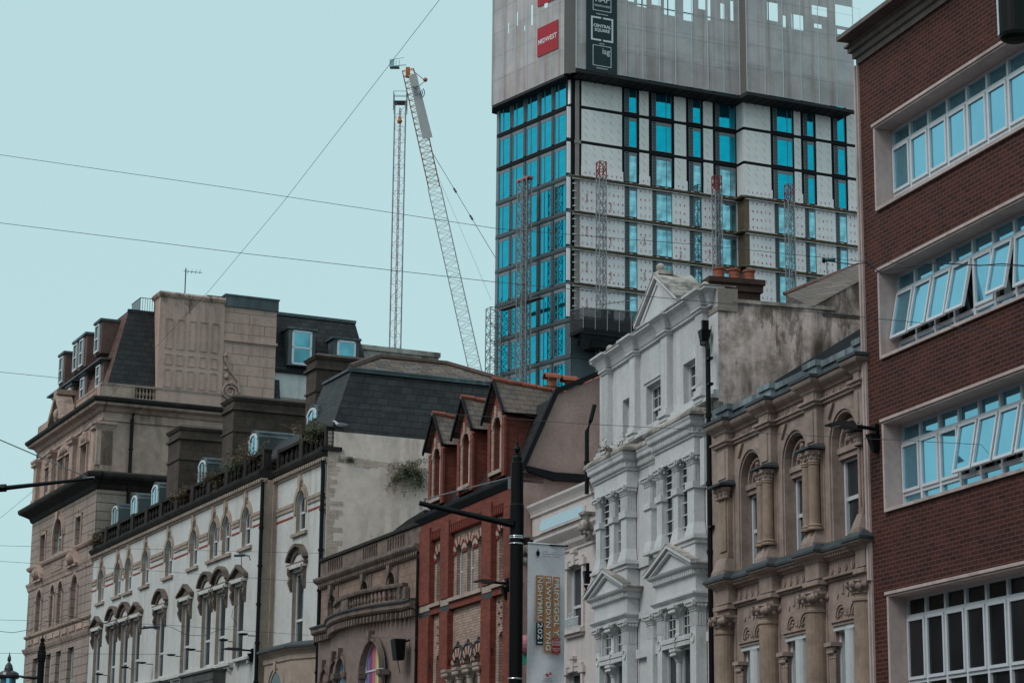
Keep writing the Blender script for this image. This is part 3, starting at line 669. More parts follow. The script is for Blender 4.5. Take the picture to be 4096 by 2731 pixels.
# roof with ridge tiles and chimney
g=G(); g.quad((XR+.04,2.45,13.1),(XR+.04,9,16.97),(-2.5,9,16.9),(-2.5,2.65,13.85)).quad((XR+.04,2.45,13.1),(-2.5,2.65,13.85),(-2.5,2.65,13.0),(XR,2.45,13.0)).box(-2.6,XR,2.7,8,12.9,13.0); g.obj('roof',slatex,WB)
g=G(); g.tube([(-2.5,2.6,13.86),(-2.5,9,16.74)],.05,6).obj('ridge_tile',surf('brown_tile',(.16,.09,.075),.8,.3,3),WB)
ch=G(); ch.box(-3.0,-2.6,.95,2.08,12.9,13.9).box(-3.05,-2.55,.9,2.13,13.86,13.96).box(-3.08,-2.52,.84,2.18,14.03,14.15).box(-3.04,-2.56,.88,2.14,13.96,14.03)
CH=ch.obj('chimney',surf('sooty_red_brick',(.075,.035,.028),.9,.3,2,brick=(.225,.075,.008,(.06,.045,.04),(.6,.6,.6),.5),dirt=.4,bump=.4),WB)
for k in range(3):
    g=G(); g.lathe(0,0,[(.13,0),(.14,.03),(.14,.06),(.12,.08),(.12,.2),(.145,.23),(.145,.27),(.10,.28)],12); g.obj('chimney_pot',terra,CH,(-2.8,1.18+k*.36,14.15))
# ================================================================ 4 low cream pink building
PB=thing('low_stucco_building','low cream pink stucco building with a blank pale blue plaque under its parapet','building',(2.02,52.75,0),frame(18.96))
X0=-5.3
ops=[(-2.55,-1.55,7.05,8.62),(-5.2,-4.35,7.05,8.62),(-2.6,-1.6,3.2,6.0),(-5.25,-4.2,3.2,6.0)]
g=G(); g.wall(X0,.05,0,10.5,.3,ops,.14); g.box(X0,.05,.6,8,0,10.3); g.obj('wall',pink,PB)
g=G(); g.mould(X0,.0,.3,[(0,10.2),(.05,10.24),(.05,10.3),(.08,10.38),(.12,10.45),(.15,10.5),(.15,10.56)],.7,.5,0)
g.mould(X0,.0,.3,[(0,9.0),(.04,9.02),(.04,9.08),(.06,9.1),(.09,9.16),(.09,9.28),(.14,9.34),(.2,9.42),(.24,9.48),(.24,9.56),(.27,9.6)],.5,.6,0)
k=X0+.1
while k<-.1: g.box(k,k+.05,.16,.22,9.17,9.26); k+=.1
g.obj('cornice',pink,PB)
g=G(); g.mould(X0,0,.3,[(.27,9.6),(.29,9.61),(.05,9.7)],.5,.6,0).obj('cornice_top',stuccod,PB)
def chamf(x0,x1,z0,z1,c): return [(x0+c,z0),(x1-c,z0),(x1,z0+c),(x1,z1-c),(x1-c,z1),(x0+c,z1),(x0,z1-c),(x0,z0+c)]
g=G(); g.prism(chamf(-4.75,-1.35,9.74,10.12,.1),.27,.3).obj('plaque_border',pink,PB)
g=G(); g.prism(chamf(-4.62,-1.48,9.79,10.07,.1),.262,.27).obj('plaque',plaque,PB)
g=G()
for a,b,c,d in ops:
    g.box(a-.14,a,.25,.3,c,d+.12).box(b,b+.14,.25,.3,c,d+.12).box(a-.14,b+.14,.25,.3,d,d+.12).box(a-.24,a+.1,.22,.3,d-.05,d+.12).box(b-.1,b+.24,.22,.3,d-.05,d+.12)
    m=(a+b)/2; g.box(m-.1,m+.1,.2,.3,d,d+.36).box(m-.14,m+.14,.18,.3,d+.3,d+.38); g.box(a-.1,m-.1,.23,.3,d+.12,d+.2).box(m+.1,b+.1,.23,.3,d+.12,d+.2)
    g.box(a-.16,b+.16,.15,.4,c-.12,c-.02).box(a-.1,b+.1,.22,.3,c-.2,c-.12)
g.obj('window_surround',pink,PB)
for i,(a,b,c,d) in enumerate(ops): sash(PB,a,.4,c,b-a,d-c,(1,1),fr=.07,gl=(gmid if i<2 else gdark),rail=.36 if i==0 else .5)
g=G()
for a,b,c,d in ops[:2]:
    g.box(a-.02,b+.02,.16,.18,c+.24,c+.27).box(a-.02,b+.02,.16,.18,c-.0,c+.02)
    k=a
    while k<b: g.box(k-.008,k+.008,.162,.178,c,c+.26); k+=.075
    m=(a+b)/2
    for s in (-1,1): g.ring(m+s*.1,c+.32,.05,.065,.16,.18,0,1.6*PI,8); g.ring(m+s*.1,c+.14,.05,.065,.16,.18,0,2*PI,8)
g.obj('window_guard',wood,PB)
for x in (-.62,-5.28):
    g=G(); g.frustum(x-.12,x+.12,.1,.3,9.3,x-.15,x+.15,-.08,.3,9.66).box(x-.17,x+.17,-.11,.3,9.66,9.73).ball((x,-.02,9.4),.14,10,1.1).ball((x,-.12,9.32),.07,8).ball((x-.07,-.04,9.22),.05,6).ball((x+.07,-.04,9.22),.05,6).ball((x,.08,9.12),.1,8)
    g.obj('lion_bracket',stuccod,PB)
g=G(); g.box(-1.9,-1.2,.9,1.4,10.5,10.72).box(-1.95,-1.15,.85,1.45,10.72,10.76); g.obj('rooflight',upvc,PB)

# ================================================================ terrace across the street (outside the frame; it shades and is mirrored in the lower windows)
for k,(u0,u1,h,y) in enumerate(((-75,-48,14.0,-24.5),(-48,-26,12.5,-23.6),(-26,-6,13.5,-22.8),(-6,18,12.8,-22.6),(18,36,13.6,-22.6))):
    OT=thing('facing_terrace','plain terrace across the street, opposite %s'%['the grand stone hotel','the cream hotel','the red Victorian building','the red brick office block','and behind the viewpoint'][k],'building',RB.location,frame(18.32+(2.5 if k<2 else 0)))
    o_=[]; x=u0+1
    while x<u1-2:
        for z in (4.4,7.4,10.2): o_.append((x,x+1.2,z,z+1.8))
        x+=2.6
    g=G(); g.wall(-u1,-u0,0,h,y+.0,[(-b,-a,c,d) for a,b,c,d in o_],-.2)
    g.quad((-u1,y,0),(-u1,y-9,0),(-u1,y-9,h),(-u1,y,h)).quad((-u0,y,0),(-u0,y-9,0),(-u0,y-9,h),(-u0,y,h)).quad((-u1,y,h),(-u0,y,h),(-u0,y-4.5,h+2.4),(-u1,y-4.5,h+2.4))
    for i in range(len(g.v)): g.v[i]=(-g.v[i][0],g.v[i][1],g.v[i][2])
    g.obj('wall',(vred,buff,pink)[k%3],OT)
    for a,b,c,d in o_[::1]:
        pass
    g=G(); [g.quad((a,y-.2,c),(b,y-.2,c),(b,y-.2,d),(a,y-.2,d)) for a,b,c,d in o_]; g.obj('window_pane',gdark,OT)
def sweep(g,path,prof,closed_back=.05):
    "moulding swept along path [(x,y)], prof (projection,z), outward = towards -y side"
    m=len(prof); i=len(g.v); N=[]
    for k in range(len(path)):
        a=Vector(path[max(0,k-1)]); b=Vector(path[min(len(path)-1,k+1)]); d=(b-a).normalized(); N.append((d.y,-d.x))
    for (x,y),(nx,ny) in zip(path,N):
        for p,z in prof: g.v.append((x+nx*p,y+ny*p,z))
        g.v.append((x-nx*closed_back,y-ny*closed_back,prof[-1][1])); g.v.append((x-nx*closed_back,y-ny*closed_back,prof[0][1]))
    q=m+2
    for k in range(len(path)-1):
        for a in range(q): g.f.append((i+k*q+a,i+(k+1)*q+a,i+(k+1)*q+(a+1)%q,i+k*q+(a+1)%q))
    g.f.append(tuple(range(i,i+q))); g.f.append(tuple(range(i+(len(path)-1)*q,i+len(path)*q))[::-1]); return g
# ================================================================ 5 Victorian red brick with dormers
VB=thing('victorian_brick_building','bright red Victorian brick building with three steep gabled dormers and buff brick arches','building',(-.14,59.04,0),frame(20.35))
VL,VR=-7.32,1.3
ops=[(-6.3,-5.3,8.72,10.6),(-4.57,-1.74,8.72,10.6),(-.98,0.0,8.72,10.6),(-6.3,-5.3,3,8.42),(-4.57,-1.74,3,8.42),(-.98,0.0,3,8.42)]
g=G(); g.wall(VL,VR,0,11.5,0,ops,.13); g.quad((VL,0,0),(VL,8,0),(VL,8,11.5),(VL,0,11.5)); g.obj('wall',vred,VB)
g=G()
for a,b in ((-6.3,-5.3),(-4.57,-1.74),(-.98,0.0)):
    # corbel table under each head
    k=a+.08
    while k<b-.05: g.box(k,k+.07,-.03,.13,10.62,10.80); g.box(k+.02,k+.05,-.04,.0,10.6,10.63); k+=.17
    g.box(a,b,-.0,.02,10.8,10.86)
g.obj('corbel_table',vredd,VB)
V1=[(-5.8,),(-4.06,),(-3.14,),(-2.22,),(-.49,)]
arch=[]; 
for c in (-5.83,-4.06,-3.14,-2.22,-.52): arch.append((c-.26,c+.26,8.72,10.22,.26))
g=G(); g.wall(-6.3,0.0,8.72,10.6,.13,[o for o in arch],.18); g.obj('buff_wall',buff,VB)
g=G(); r=G()
def voussoir(ga,gb,c,zs,r0,r1,y0,y1,n=11,a0=0,a1=PI):
    for k in range(n): (ga if k%2 else gb).ring(c,zs,r0,r1,y0,y1,a0+(a1-a0)*k/n,a0+(a1-a0)*(k+1)/n,2)
for o in arch: voussoir(g,r,(o[0]+o[1])/2,9.96,.27,.5,.09,.13,11)
g.obj('arch_stone',buffw,VB); r.obj('arch_brick',vredd,VB)
for o in arch: sash(VB,o[0],.24,8.72,.52,1.5,(1,1),rise=.26,fr=.06,gl=gdark)
# lower storey windows: triple arches between, singles beside
low=[(-4.30,),(-3.3,),(-2.3,)]
lo=[(c-.34,c+.34,3,7.0,.34) for c in (-4.02,-3.15,-2.28)]
g=G(); g.wall(-4.57,-1.74,3,8.42,.13,lo,.2); 
lo2=[(-6.05,-5.55,3,7.25,.12),(-.76,-.24,3,7.45,.12)]
g.wall(-6.3,-5.3,3,8.42,.13,[lo2[0]],.2); g.wall(-.98,0,3,8.42,.13,[lo2[1]],.2); g.obj('buff_wall',buff,VB)
g=G(); r=G(); bl=G()
for c in (-4.02,-3.15,-2.28):
    voussoir(g,r,c,6.74,.3,.54,.07,.13,13); bl.ring(c,6.78,.54,.6,.06,.13,.25,PI-.25,14); bl.prism([(c-.04,7.36),(c,7.46),(c+.04,7.36)],.06,.13)
g.obj('arch_stone',buffw,VB); r.obj('arch_brick',vredd,VB); bl.obj('arch_hood',blackb,VB)
for c in (-4.02,-3.15,-2.28): sash(VB,c-.3,.26,3.0,.6,3.96,(1,1),rise=.3,fr=.06,gl=gdark,rail=.8)
for o in lo2: sash(VB,o[0],.26,3.0,.5,o[3]-3.0,(1,1),rise=.12,fr=.06,gl=gdark,rail=.76)
g=G()
for c in (-4.5,-3.58,-2.71,-1.82):
    g.lathe(c,.02,[(.1,3),(.1,6.35),(.13,6.38),(.11,6.42)],12); g.frustum(c-.1,c+.1,-.08,.12,6.42,c-.2,c+.2,-.16,.13,6.62).box(c-.2,c+.2,-.18,.13,6.62,6.7)
    for k in range(3): g.ball((c-.14+.14*k,-.12,6.53),.07,6)
g.obj('colonnette',buffw,VB)
g=G()
for k in range(26):
    a=random.choice([0,1,2]);
for k in range(9):
    z=7.55+k*.075
    for j in range(3):
        if (j+k)%3==0: g.box(-5.98+j*.15,-5.86+j*.15,.118,.13,z,z+.06)
for k in range(9):
    z=7.62+k*.075
    for j in range(3):
        if (j*2+k)%4==0: g.box(-.80+j*.15,-.68+j*.15,.118,.13,z,z+.06)
g.obj('diaper_brick',blackb,VB)
g=G()
for a,b in ((-6.3,-5.3),(-4.57,-1.74),(-.98,0)): g.box(a,b,-.07,.2,8.62,8.72)
g.box(-7.3,-6.3,-.02,.0,8.56,8.74).box(-5.3,-4.57,-.02,0,8.56,8.74).box(-1.74,-.98,-.02,0,8.56,8.74); g.obj('sill',buffw,VB)
g=G()
for a,b in ((VL,-6.3),(-5.3,-4.57),(-1.74,-.98),(0,VR)): g.box(a,b,-.006,.05,8.38,8.54).box(a,b,-.006,.05,6.82,7.02)
for a,b in ((-6.3,-5.3),(-4.57,-1.74),(-.98,0)): g.box(a,b,.115,.13,8.42,8.56)
g.obj('black_brick_band',blackb,VB)
g=G()
for a,b in ((VL,-6.3),(-5.3,-4.57),(-1.74,-.98),(0,VR)): g.box(a,b,-.05,.01,2,8.38).box(a,b,-.05,.01,8.76,11.0)
g.obj('pier',vred,VB)
g=G(); g.mould(VL-.2,VR,0,[(.04,11.2),(.06,11.24),(.1,11.3),(.13,11.36),(.13,11.46)],.6,.3,0).obj('gutter',memb,VB)
g=G(); g.quad((VL,.15,11.46),(VR,.15,11.46),(VR,.98,13.62),(VL,.98,13.62)).quad((VL,.98,13.62),(VR,.98,13.62),(VR,3.6,14.9),(VL,3.6,14.9)).quad((VL,3.6,14.9),(VR,3.6,14.9),(VR,7,13.2),(VL,7,13.2)); g.obj('mansard_roof',slate,VB)
g=G(); g.quad((VR,.0,11.5),(VR,1.0,13.63),(VR,3.6,14.9),(VR,7,13.2),(VR,7,5),(VR,0,5)); g.obj('side_wall',render,VB)
g=G(); g.prism([(.02,11.5),(.98,13.66),(3.6,14.94),(3.6,15.06),(.9,13.78),(-.12,11.5)],VR-.06,VR+.10,'x'); g.prism([(.1,11.48),(.85,11.28),(5,11.32),(5,11.5),(.85,11.5),(.1,11.62)],VR,VR+.16,'x').obj('verge_board',memb,VB)
for k,c in enumerate((-5.95,-3.35,-.75)):
    w=.62
    D=G(); D.wall(c-w,c+w,11.62,13.5,.05,[(c-.3,c+.3,11.82,13.32,.3)],.2); D.quad((c-w,.05,13.5),(c+w,.05,13.5),(c,.05,14.25)); D.box(c-w,c-w+.01,.05,2.4,11.5,13.5).box(c+w-.01,c+w,.05,2.6,11.5,13.5)
    D.box(c-w-.05,c-w+.16,-.02,.05,11.6,13.2).box(c+w-.16,c+w+.05,-.02,.05,11.6,13.2)
    d=D.obj('dormer',vred,VB)
    b=G(); b.ring(c,13.02,.3,.46,.0,.05).box(c-.46,c-.3,.02,.05,11.82,13.02).box(c+.3,c+.46,.02,.05,11.82,13.02); b.box(c-.07,c+.07,-.05,.05,13.28,13.62); b.obj('buff_surround',buff,d)
    b=G(); b.box(c-.5,c+.5,-.06,.2,11.72,11.82); b.obj('dormer_sill',buffw,d)
    b=G(); b.quad((c-.85,-.12,13.32),(c,-.12,14.35),(c,3.3,14.02),(c-.85,2.2,13.1)).quad((c+.85,-.12,13.32),(c,-.12,14.35),(c,3.3,14.02),(c+.85,2.2,13.1)); b.obj('dormer_roof',surf('dormer_tile',(.135,.105,.098),.7,.35,1.5,brick=(.3,.16,.009,(.03,.024,.022),(.6,.56,.54),.5),dirt=.3,dirtcol=(.24,.13,.06),bump=.8,slope=(1,2)) if k==0 else MATS['dormer_tile'],d)
    b=G(); b.prism([(c-.9,13.22),(c-.9,13.34),(c,14.44),(c+.9,13.34),(c+.9,13.22),(c,14.3)],-.16,-.1); b.quad((c+.88,-.12,13.30),(c+.66,-.12,13.26),(c+.66,2.0,13.26),(c+.88,2.0,13.30)).quad((c-.88,-.12,13.30),(c-.66,-.12,13.26),(c-.66,2.0,13.26),(c-.88,2.0,13.30)); b.obj('barge_board',memb,d)
    b=G()
    for j in range(8): b.tube([(c,-.16+j*.44,14.37-.044*j),(c,.26+j*.44,14.345-.044*j)],.075,8)
    b.obj('ridge_tile',terra,d)
    sash(VB,c-.28,.2,11.84,.56,1.44,(1,1),rise=.28,fr=.06,gl=gdark)
g=G()
for j in range(9): g.tube([(VL+.3+j*.95,3.6,14.93),(VL+1.15+j*.95,3.6,14.93)],.1,8)
g.obj('ridge_tile',terra,VB)
g=G(); g.box(-4.65,-4.15,2.7,4.9,13.0,15.1); CHV=g.obj('chimney',MATS['sooty_red_brick'],VB)
for k,x in enumerate((3.05,3.6,4.15,4.7)):
    g=G(); g.lathe(0,0,[(.2,-.4),(.2,-.12),(.13,.02),(.12,.22),(.15,.25),(.12,.28),(.12,.32)],12); g.ring(0,.28,.15,.19,-.24,.22,.1,PI-.1,10); g.ring(0,.28,.0,.15,.1,.12,.1,PI-.1,10); g.obj('chimney_pot',terra,CHV,(-4.4,x,15.07-.04*k))
g=G(); g.tube([(-4.4,3.0,15.45),(-4.4,4.6,15.4)],.03,5); g.obj('tie_bar',steel,VB)
# ================================================================ 6 small sandstone building with bow balcony
NB=thing('balconied_sandstone_building','low weathered sandstone building with a bowed balcony and rainbow striped blind','building',(-2.69,65.91,0),frame(22.43))
NL,NR=-9.8,.02
bowy=lambda u: (-.68*(1-((u+4.45)/3.6)**2) if -8.05<u<-.85 else 0.0)
g=G(); uo=[(-8.85,-8.05,8.9,9.98,.4),(-5.5,-4.75,8.9,10.08,.37),(-3.0,-2.2,8.9,10.08,.4)]
g.wall(NL,NR,8.6,11.3,.05,uo,.3); g.quad((NL,.05,0),(NL,6,0),(NL,6,11.3),(NL,.05,11.3)); g.box(NL,NR,.04,.06,0,8.6); g.obj('wall',ash,NB)
g=G()
for a,b,c,d,r in uo:
    m=(a+b)/2; g.ring(m,d-r,r,r+.09,-.02,.05).ring(m,d-r,r+.11,r+.17,.0,.05).box(a-.12,a,.0,.05,c,d-r).box(b,b+.12,.0,.05,c,d-r)
    g.prism([(m-.09,d-.02),(m+.09,d-.02),(m+.14,10.3),(m-.14,10.3)],-.12,.05)
    for s in (-1,1): x=m+s*.42; g.box(x-.16,x+.16,.02,.05,9.75,10.25)
g.obj('arch_surround',surf('dark_stone_trim',(.19,.135,.115),.9,.2,1.5,dirt=.6,dirtcol=(.05,.04,.035),bump=.3),NB)
trim=MATS['dark_stone_trim']
for a,b,c,d,r in uo: sash(NB,a,.3,c,b-a,d-c,(1,1),rise=r,fr=.06,gl=gdark)
g=G(); g.mould(NL,NR,.05,[(0,10.28),(.06,10.3),(.08,10.4),(.14,10.46),(.2,10.52),(.24,10.58),(.24,10.66)],.3,1,0)
k=NL+.1
while k<NR-.1: g.box(k,k+.09,-.12,-.03,10.33,10.43); k+=.2
g.obj('cornice',trim,NB)
g=G(); g.box(NL-.02,NR,-.02,.25,11.22,11.34).mould(NL,NR,0,[(.0,11.2),(.07,11.22),(.07,11.3),(.02,11.34)],.2,.6,0); g.prism([(-3.2,11.33),(-1.6,11.55),(NR,11.68),(NR,11.33)],.1,.3); g.obj('coping',sooty,NB)
GRP=[(-9.1,-7.35),(-5.45,-3.85),(-3.1,-1.3)]
g=G(); so2=[]
for a,b in GRP:
    for j in range(7): x=a+.06+(b-a-.12)*(j+.5)/7; so2.append((x-.075,x+.075,10.78,11.15,.075))
g.wall(NL,NR,10.66,11.22,-.0,so2,.2); g.obj('parapet',trim,NB)
g=G(); g.box(NL+.05,NR,.19,.2,10.7,11.2); g.obj('parapet_backing',sooty,NB)
# bow: balcony slab, parapet, arcade
P=[( -8.05+7.2*k/28, bowy(-8.05+7.2*k/28) if 0<k<28 else 0) for k in range(29)]
PP=[(NL,0)]+P+[(NR,0)]
g=G(); sweep(g,PP,[(0,8.55),(.05,8.6),(.08,8.66),(.24,8.74),(.29,8.8),(.29,8.9),(.32,8.94)],.3)
for k in range(46):
    u=NL+.2+(NR-NL-.3)*k/45; y=bowy(u); g.box(u-.05,u+.05,y-.24,y,8.5,8.68)
g.obj('balcony_cornice',trim,NB)
g=G(); sweep(g,PP,[(.32,8.94),(.35,8.95),(.35,9.0),(.2,9.02)],.3); g.obj('balcony_lead',leadd,NB)
g=G(); PB2=[(x,y*.93) for x,y in P if -7.7<x<-1.0]
sweep(g,PB2,[(0,9.0),(.05,9.02),(.05,9.1),(0,9.12)],.12); sweep(g,PB2,[(.0,9.46),(.06,9.48),(.08,9.54),(.08,9.6)],.15)
for (x,y) in PB2[::1]:
    if -5.6<x<-4.9 or x>-1.6 or x<-7.4: g.box(x-.14,x+.14,y-.03,y+.12,9.1,9.47)
    else: g.lathe(x,y+.05,[(.06,9.1),(.03,9.14),(.06,9.24),(.03,9.36),(.06,9.46)],8)
g.obj('balustrade',trim,NB)
g=G()
# arcade wall following the bow, in facets with openings
ARC=[(-9.0,.36,7.55),(-8.0,.36,7.55),(-6.55,.40,7.62),(-5.35,.42,7.62),(-2.75,.88,7.95)]
def facet(g,x0,x1,ops):
    y0,y1=bowy(x0),bowy(x1)
    h=G(); h.wall(x0,x1,2.5,8.6,0,ops,.22)
    for (x,y,z) in h.v: g.v.append((x,y+y0+(y1-y0)*(x-x0)/(x1-x0),z))
    i=len(g.v)-len(h.v); g.f+=[tuple(i+q for q in f) for f in h.f]
segs=[NL,-8.5,-7.25,-5.95,-4.6,-3.7,-1.8,-.85,NR]
for x0,x1 in zip(segs,segs[1:]):
    facet(g,x0,x1,[(c-r,c+r,2.5,z,r) for c,r,z in ARC if x0<c<x1])
g.obj('arcade_wall',surf('sooty_arcade_stone',(.23,.165,.145),.9,.15,1,dirt=.25,dirtcol=(.07,.055,.05),bump=.3),NB)
g=G(); gp=G(); gp2=G()
for c,r,z in ARC:
    y=bowy(c); sl=0
    g.ring(c,z-r,r,r+.1,y-.06,y+.05,n=18).ring(c,z-r,r+.13,r+.2,y-.03,y+.05,n=18)
    g.prism([(c-.06,z),(c+.06,z),(c+.1,z+.32),(c-.1,z+.32)],y-.14,y+.05)
    for s in (-1,1): g.box(c+s*(r+.1)-.16,c+s*(r+.1)+.16,y-.12,y+.2,z-r-.2,z-r-.04); g.lathe(c+s*(r+.12),y-.0,[(.09,2.5),(.09,z-r-.3),(.13,z-r-.2)],10)
    for k in range(3): g.ball((c-r*.8+.0+r*.8*k,y-.1,8.3),.0,6) if 0 else None
g.obj('arch_moulding',trim,NB)
def stripes():
    t=NT('rainbow_blind'); tc=t.add('ShaderNodeTexCoord'); sp=t.add('ShaderNodeSeparateXYZ'); t.l.new(tc.outputs['Object'],sp.inputs[0])
    m=t.add('ShaderNodeMath',operation='MULTIPLY_ADD'); t.l.new(sp.outputs[0],m.inputs[0]); m.inputs[1].default_value=.56; m.inputs[2].default_value=2.04
    fr=t.add('ShaderNodeMath',operation='FRACT'); t.l.new(m.outputs[0],fr.inputs[0])
    cols=[(.10,.13,.30),(.25,.20,.42),(.12,.12,.30),(.45,.05,.10),(.42,.16,.26),(.5,.1,.12),(.45,.38,.10),(.55,.50,.30),(.05,.35,.30),(.06,.40,.45),(.03,.2,.38),(.05,.35,.36)]
    r=t.ramp(fr.outputs[0],[(k/12,c) for k,c in enumerate(cols)]); r.node.color_ramp.interpolation='CONSTANT'
    t.l.new(r,t.b.inputs['Base Color']); t.b.inputs['Roughness'].default_value=.35; return t.m
rb=stripes()
for c,r,z in ARC:
    y=bowy(c)+.16; f=G()
    f.ring(c,z-r,r-.05,r,y-.04,y).box(c-r,c-r+.05,y-.04,y,2.5,z-r).box(c+r-.05,c+r,y-.04,y,2.5,z-r)
    if r>.6: f.box(c-r,c+r,y-.04,y,z-r-.02,z-r+.03)
    fo=f.obj('window',wood,NB)
    p=G(); p.quad(*[(a,y-.01,b) for a,b in [(c-r+.02,2.6)]+[(c+(r-.02)*math.cos(PI-PI*k/14),z-r+(r-.02)*math.sin(PI-PI*k/14)) for k in range(15)]+[(c+r-.02,2.6)]])
    p.obj('pane',rb if c>-7 else gdark,fo)
pipe(NB,[(NR+.02,-.08,10.4),(NR+.05,-.1,10.2),(NR+.05,-.1,2)],.04)
# ================================================================ 7 cream hotel
HB=thing('cream_hotel','long cream rendered hotel with arched windows, sooty parapet and slate mansard roof','building',(-6.43,74.97,0),frame(24.7))
HL,HM,HR=-31.37,-6.3,-1.0
UW=[-29.7,-26.75,-24.95,-22.2,-18.65,-15.1,-12.4,-10.85,-8.35]
LO=[(-30.5,0),(-27.75,1),(-25.75,1),(-23.8,0),(-20.05,1),(-16.4,0),(-13.6,1),(-11.75,1),(-9.5,0)]
LW=1.22
def hotel_front(x0,x1,y,U,L):
    ops=[(c-.5,c+.5,12.78,14.2,.42) for c in U]+[(a,a+LW,8.6,11.35) for a,_ in L]
    g=G(); g.wall(x0,x1,0,15.0,y,ops,.18); w=g.obj('wall',hotelw,HB)
    g=G(); r=G()
    for c in U:
        g.ring(c,13.76,.5,.62,y-.05,y+.02,.25,PI-.25).ring(c,13.76,.66,.76,y-.03,y+.02,.1,PI-.1)
        g.box(c-.66,c-.5,y-.05,y+.02,13.42,13.86).box(c+.5,c+.66,y-.05,y+.02,13.42,13.86)
        g.prism([(c-.07,14.2),(c+.07,14.2),(c+.1,14.4),(c+.16,14.6),(c+.05,14.82),(c-.05,14.82),(c-.16,14.6),(c-.1,14.4)],y-.12,y+.02)
        g.box(c-.5,c-.48,y+.01,y+.175,12.78,13.76)  # buff jamb lining
    g.box(x0,x1,y+.001,y+.002,0,.1)
    ends=[x0]+[v for c in U for v in (c-.76,c+.76)]+[x1]
    for a,b in zip(ends[::2],ends[1::2]):
        if b-a>.05: g.box(a,b,y-.07,y,13.78,13.90).box(a,b,y-.045,y,13.64,13.78); 
        if b-a>.05: r.box(a+.02,b-.02,y-.012,y,13.36,13.44)
    k=0
    pr=None
    for c in U:
        g.box(c-.78,c+.78,y-.1,y+.02,12.62,12.74)
    for a,_ in L: g.box(a,a+.02,y+.01,y+.178,8.6,11.35)
    g.obj('trim',hotelt,HB); r.obj('painted_band',redline,HB)
    for c in U: sash(HB,c-.5,y+.15,12.8,1.0,1.38,(1,1),rise=.42,fr=.08,gl=gmid)
    for a,_ in L: sash(HB,a+.42 if 0 else a,y+.15,8.6,LW,2.75,(1,1),fr=.09,gl=gmid,rail=.38)
    for a,kind in L:
        m=a+LW/2+.02; h=G(); w2=.98; z=11.62
        if kind:
            h.ring(m,z-.45,1.05,1.16,y-.2,y,math.acos(w2/1.16),PI-math.acos(w2/1.16)); h.ring(m,z-.42,.8,1.04,y-.06,y,.6,PI-.6)
        else: h.prism([(m-w2,z+.02),(m,z+.4),(m+w2,z+.02),(m+w2,z+.1),(m,z+.52),(m-w2,z+.1)],y-.2,y); h.prism([(m-w2+.2,z),(m,z+.34),(m+w2-.2,z)],y-.05,y)
        h.mould(m-w2+.15,m+w2-.15,y,[(.08,z-.06),(.15,z-.02),(.15,z+.04)],y+.02)
        for s in (-1,1):
            x=m+s*.72; h.prism([(y,z-.08),(y-.16,z-.08),(y-.17,z-.3),(y-.10,z-.42),(y-.15,z-.6),(y-.06,z-.85),(y,z-.95)],x-.09,x+.09,'x')
        o=h.obj('window_hood',surf('sooty_hood_stone',(.16,.12,.10),.9,.3,1.5,dirt=.7,dirtcol=(.025,.02,.018),bump=.3) if 'sooty_hood_stone' not in MATS else MATS['sooty_hood_stone'],HB)
        h=G(); h.box(m-w2+.12,m+w2-.12,y-.16,y,z-.16,z-.02).obj('hood_fascia',hotelw,o)
hotel_front(HL,HM,0,UW,LO)
hotel_front(HM,HR,.5,[-3.65],[(-4.3,1)])
g=G(); g.box(HM-.3,HM,.001,.5,0,15.0).obj('return_wall',hotelt,HB)
g=G(); g.quad((HR,.5,0),(HR,9,0),(HR,9,15.98),(HR,.5,15.98)); g.quad((HL,0,0),(HL,9,0),(HL,9,15),(HL,0,15)); g.obj('side_wall',sidew,HB)
g=G(); random.seed(3)
z=8.5
while z<15.2: w=random.choice([.1,.25,.35,.45,.3,.6]); g.box(HR,HR+.008,.52,.52+w,z,z+.15); z+=.152
y=.9
while y<4.6: g.box(HR,HR+.008,y,y+.3,15.0-.06*(y-.5)-random.choice([.0,.08,.15]),15.16-.06*(y-.5)); y+=.3
g.obj('exposed_brick',flake,HB)
g=G(); g.box(HR-.3,HR+.1,.25,1.0,15.28,15.42); g.obj('stone_stub',sooty,HB)
g=G()
prof=[(0,14.84),(.05,14.86),(.05,14.98),(.14,15.0),(.14,15.06)]
g.mould(HL,HM,0,prof,.1,0,0); g.mould(HM,HR,.5,prof,.55,0,0); 
k=HL
while k<HM: g.box(k,k+.1,-.2,-.13,14.92,15.04); k+=.22
k=HM
while k<HR: g.box(k,k+.1,.3,.37,14.92,15.04); k+=.22
g.obj('cornice',hotelt,HB)
g=G()
prof=[(.1,15.06),(.17,15.12),(.22,15.2),(.25,15.26),(.25,15.32),(.1,15.4)]
g.mould(HL,HM,0,prof,.3,0,0); g.mould(HM,HR,.5,prof,.8,0,0)
for x0,x1,y in ((HL,HM,0),(HM,HR,.5)):
    g.box(x0,x1,y-.02,y+.2,15.35,15.5).box(x0,x1,y-.06,y+.25,16.0,16.12)
    n=max(1,round((x1-x0)/2.25)); 
    for j in range(n+1): x=x0+(x1-x0)*j/n; g.box(x-.2 if j else x,x+.2 if j<n else x,y-.08,y+.22,15.4,16.15)
    for j in range(n*5): x=x0+(x1-x0)*(j+.5)/(n*5); g.lathe(x,y+.08,[(.07,15.5),(.04,15.56),(.08,15.72),(.04,15.9),(.07,16.0)],6)
    g.box(x0,x1,y+.14,y+.2,15.5,16.0)
g.obj('parapet',sooty,HB)
